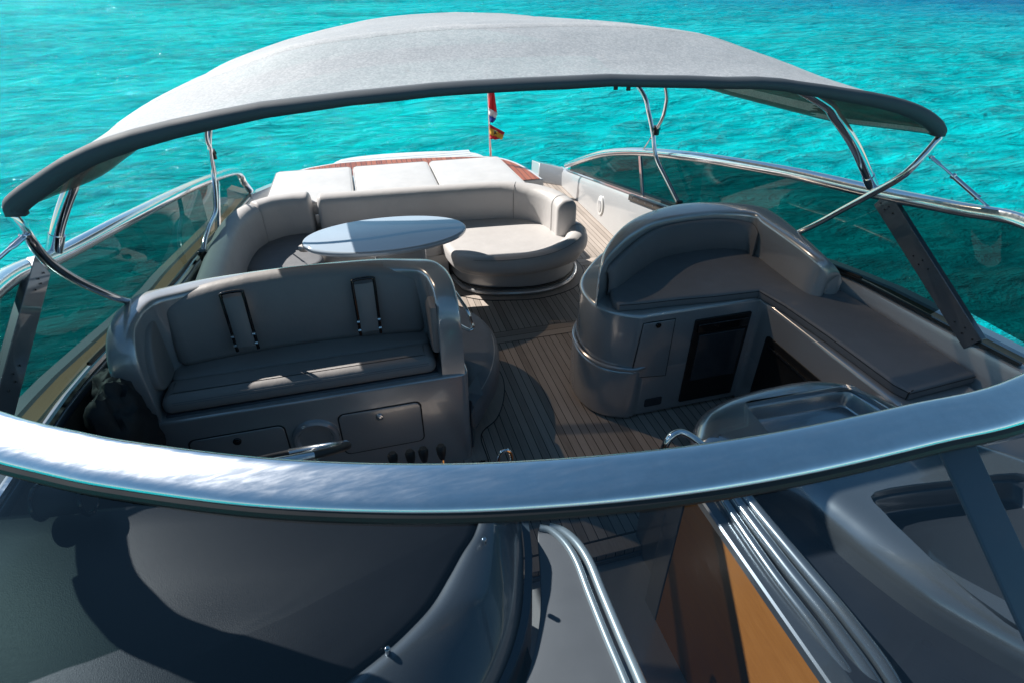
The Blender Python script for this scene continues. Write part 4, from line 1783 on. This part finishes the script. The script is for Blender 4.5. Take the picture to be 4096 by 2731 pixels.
m.build_each('lining', simple('dark_cabin_lining', (.02, .02, .023), .6), comp)

door = empty('sliding_door', (.42, .95, 1.0), 'grey sliding companionway hatch with two pale rounded edge rails', 'door')
m = MB()
dz = 1.0
W = [Zp(a, b, dz) for a, b in [(1236, 1214), (1262, 1222), (1292, 1248), (1318, 1290), (1345, 1360), (1385, 1460), (1440, 1590), (1470, 1680), (1150, 1680), (1205, 1570), (1232, 1470), (1242, 1390), (1240, 1300)]]
m.prism([(p[0], p[1]) for p in cat([tuple(q) for q in W], 3, True)], dz - .025, dz, .004)
m.build('leaf', DOORGREY, door)
for dx, rr, off, zz in ((0, .013, 0, dz + .004), (22, .017, 1, dz - .006)):
    P = [Zp(a + dx * (1 + .1 * i), b, zz) for i, (a, b) in enumerate([(1240, 1211), (1266, 1218), (1298, 1246), (1325, 1290), (1352, 1360), (1392, 1460), (1446, 1590), (1476, 1690)])]
    m = MB()
    m.tube(cat([tuple(p) for p in P], 6), rr, 12)
    m.build('edge_rail', metallic_paint('pale_flake_paint', (.40, .47, .51), .4, .35) if off == 0 else bpy.data.materials['pale_flake_paint'], door, ang=60)

# ------------------------------------------------------------------ dashboard
dash = empty('dashboard', (-.5, 1.0, 1.0), 'black grained leather dashboard with silver cowl behind the front glass', 'dashboard')


def dashboard():
    DZ = 1.2
    edge = [Zp(a, b, DZ) for a, b in [(640, 1680), (780, 1568), (880, 1490), (940, 1435), (990, 1380), (1030, 1315), (1060, 1262), (1085, 1225), (1100, 1185)]]
    E = [Vector(p) for p in cat([tuple(q) for q in edge], 5)]
    rear = [V(.16, 1.34, DZ - .01), V(.05, 1.42, DZ - .015), V(-.3, 1.46, DZ - .02), V(-.8, 1.56, DZ - .02), V(-1.40, 1.66, DZ - .02)]
    front = [V(-1.36, .8, DZ + .005), V(-.9, .42, DZ), V(-.5, .35, DZ)]
    ol = E + rear + front
    # gently crowned top
    c = V(-.5, .95, 0)
    m = MB()
    L = []
    for s_ in (1.0, .985, .95, .8, .6, .4, .2):
        h = {1.0: -.02, .985: -.004, .95: 0, .8: .004, .6: .010, .4: .014, .2: .016}[s_]
        L.append([V(c.x + (p.x - c.x) * s_, c.y + (p.y - c.y) * s_, p.z + h) for p in ol])
    m.grid(L, closed=True, cap1=True)
    m.build('leather_top', LEATHER, dash, ang=60)
    # silver cowl dropping from the leather edge to the companionway
    rt = [Zp(a, b, 1.06) for a, b in [(1060, 1700), (1135, 1568), (1170, 1490), (1188, 1430), (1197, 1380), (1202, 1320), (1203, 1270), (1200, 1225), (1195, 1185)]]
    Rr = [Vector(p) for p in cat([tuple(q) for q in rt], 5)]
    L = []
    for p, q in zip(E, Rr):
        row = []
        for k in range(9):
            t = k / 8
            row.append(p.lerp(q, t) + V(0, 0, .035 * math.sin(math.pi * min(1, t * 1.15)) - (.0 if t < .9 else .03)))
        row[0].z -= .016
        row.append(q + V(.006, 0, -.7))
        L.append(row)
    m = MB()
    m.grid(L)
    cw = m.build('cowl', SILVERDARK, dash, ang=70)
    for a, b in ((890, 1490), (1112, 1238)):
        p = Zp(a, b, 1.215)
        m = MB()
        m.prism(circle(p.x, p.y, .008, 16), p.z - .02, p.z + .006, .004)
        m.build('screw', CHROME, cw)
    # dark gap trim between cowl and sliding door
    m = MB()
    m.grid([[q + V(.004, 0, -.03), q + V(.03, 0, -.035), q + V(.035, 0, -.3)] for q in Rr])
    m.build('cowl_trim', simple('blue_grey_trim', (.06, .085, .11), .35), dash)
    # helm face: slopes down towards the driver, carries wheel and levers
    m = MB()
    m.grid([[V(x, y, z) for x in (-1.40, -.9, -.5, -.1, .15, .22)] for y, z in ((1.36, 1.17), (1.46, 1.15), (1.50, 1.10), (1.52, .9), (1.52, .0))])
    m.build('helm_face', SILVERDARK, dash)
    m = MB()
    m.prism(rrect(-.12, 1.40, .30, 1.66, .05), .85, .98, .03)
    m.build('lever_pod', SILVER, dash)
    # rolled screen in its bracket on top of the leather
    a, b = Zp(92, 1152, 1.26), Zp(205, 1140, 1.26)
    m = MB()
    d = (b - a)
    m.tube([a, a + d * .04, a + d * .96, b], [.045, .052, .048, .045], 20)
    rs = m.build('rolled_blind', CLOTHBLACK, dash)
    m = MB()
    for t in (.02, .98):
        p = a + d * t
        ring = [p + V(0, .056 * cs(k * .314), .056 * sn(k * .314)) for k in range(20)]
        m.tube(ring, .007, 8, closed=True)
    m.tube([a + V(0, .05, 0), a + V(0, .16, .12)], .006, 8)
    m.tube([b + V(0, .05, 0), b + V(0, .16, .12)], .006, 8)
    m.build('bracket', BLACKGLOSS, rs)


dashboard()

# steering wheel
wc = V(-.385, 1.78, 1.075)
wheel = empty('steering_wheel', wc, 'silver and black steering wheel showing just above the front rail', 'steering wheel')
ax = V(0, .62, .78).normalized()
ux = V(1, 0, 0)
uy = ax.cross(ux)
m = MB()
N = 64
rim = [wc + ux * (.19 * cs(2 * math.pi * k / N)) + uy * (.19 * sn(2 * math.pi * k / N)) for k in range(N)]
m.tube(rim, .0155, 14, closed=True)
m.build('rim', simple('perforated_black_leather', (.02, .02, .022), .5, bumps=.5, bscale=300), wheel)
m = MB()
arc = [wc + ux * (.19 * cs(R(a))) + uy * (.19 * sn(R(a))) for a in range(20, 115, 5)]
arc2 = [wc + ux * (.19 * cs(R(a))) + uy * (.19 * sn(R(a))) for a in range(200, 300, 5)]
m.tube(arc, .0185, 14)
m.tube(arc2, .0185, 14)
m.build_each('rim_inlay', chrome('satin_aluminium', (.72, .73, .75), .22), wheel)
m = MB()
for a in (75, 195, 315):
    m.tube([wc - ax * .05, wc - ax * .03 + (ux * cs(R(a)) + uy * sn(R(a))) * .08, wc + (ux * cs(R(a)) + uy * sn(R(a))) * .18], [.02, .016, .013], 10, flat=.5)
m.build_each('spoke', bpy.data.materials['satin_aluminium'], wheel)
m = MB()
m.tube([wc - ax * .22, wc - ax * .02, wc], [.035, .05, .04], 20)
m.build('hub', BLACKGLOSS, wheel)

# throttle levers
for i, (a, b, lab) in enumerate(((903, 1060, 'short black control lever, the farthest from the steps'), (943, 1055, 'black control lever second from the wheel'), (973, 1049, 'black control lever second from the steps'), (1014, 1043, 'tallest black control lever, nearest the steps'))):
    p = Zp(a, b - 6, 1.08 + .01 * i)
    t = empty('control_lever', (p.x, p.y, .97), lab, 'lever', 'control levers at the helm')
    m = MB()
    m.tube([V(p.x, p.y - .05, .96), V(p.x, p.y - .02, 1.02), p], .007, 8)
    m.build('stem', CHROME, t)
    m = MB()
    m.tube([p + V(0, -.008, -.03), p + V(0, -.002, -.005), p + V(0, .004, .018), p + V(0, .005, .03)], [.011, .018, .020, .013], 12)
    m.build('knob', BLACK, t)
g = empty('grab_ring', Zp(1160, 1062, .98), 'small steel grab ring at the corner of the helm console', 'handle')
m = MB()
c = Zp(1160, 1053, 1.0)
m.tube([c + V(.028 * cs(k * .314), 0, .05 * sn(k * .314)) for k in range(20)], .008, 10, closed=True)
m.build('ring', CHROME, g)
m = MB()
m.tube([c + V(0, 0, -.05), c + V(0, -.02, -.09)], .016, 10)
m.build('foot', CHROME, g)

# ------------------------------------------------------------------ flags
FY = 7.86
base = V(1.86, FY, .30)
pole = empty('flagpole', base, 'thin steel flagpole standing on the stern', 'flagpole')
topz = Yp(1126, 170, FY)
m = MB()
m.tube([base, base.lerp(V(1.82, FY, 1.72), .5), V(1.82, FY, 1.72)], .017, 12)
m.build('pole', CHROME, pole)
m = MB()
m.prism(circle(base.x, base.y, .035, 20), .3, .36, .02)
m.build('socket', CHROME, pole)


def flag(name, label, polys, mats):
    m = MB()
    for mi, pts in polys:
        P = [Yp(x, y, FY) for x, y in pts]
        n = len(P)
        P = [p + V(0, -.022 - .05 * abs(math.sin((p.x - 1.8) * 16 + p.z * 3)), 0) for p in P]
        if n == 4:
            rows = []
            for a in range(7):
                rows.append([P[0].lerp(P[1], b / 6).lerp(P[3].lerp(P[2], b / 6), a / 6) + V(0, .018 * math.sin(b * 1.7 + a * .5), 0) for b in range(7)])
            m.grid(rows, mi=mi)
        else:
            for t in tessellate_polygon([P]):
                m.add([P[k] + V(0, -.03, 0) for k in t], [(0, 1, 2)], mi)
    tag(m.build(name, mats, ang=80, thick=.004), label, 'flag', 'flags on the stern pole')


FR = simple('red_flag_cloth', (.62, .02, .03), .7)
FWH = simple('white_flag_cloth', (.75, .75, .78), .7)
FB = simple('blue_flag_cloth', (.03, .08, .42), .7)
FYE = simple('yellow_flag_cloth', (.78, .48, .05), .7)
FK = simple('black_flag_print', (.02, .025, .02), .7)
flag('flag', 'limp red white and blue flag, upper one on the pole', [(0, [(1121, 205), (1131, 205), (1139, 257), (1121, 247)]), (1, [(1121, 247), (1139, 257), (1136, 270), (1122, 264)]), (2, [(1122, 264), (1136, 270), (1130, 281), (1125, 280)])], [FR, FWH, FB])
flag('flag', 'red and yellow flag with a black emblem, lower one on the pole', [(0, [(1123, 285), (1157, 303), (1154, 309), (1123, 291)]), (1, [(1123, 291), (1154, 309), (1150, 319), (1124, 308)]), (0, [(1124, 307), (1145, 315), (1137, 319), (1124, 318)]),
                                                                              (2, [(1131, 297), (1134, 300), (1137, 297), (1135, 302), (1139, 306), (1134, 305), (1131, 309), (1132, 303)])], [FR, FYE, FK])
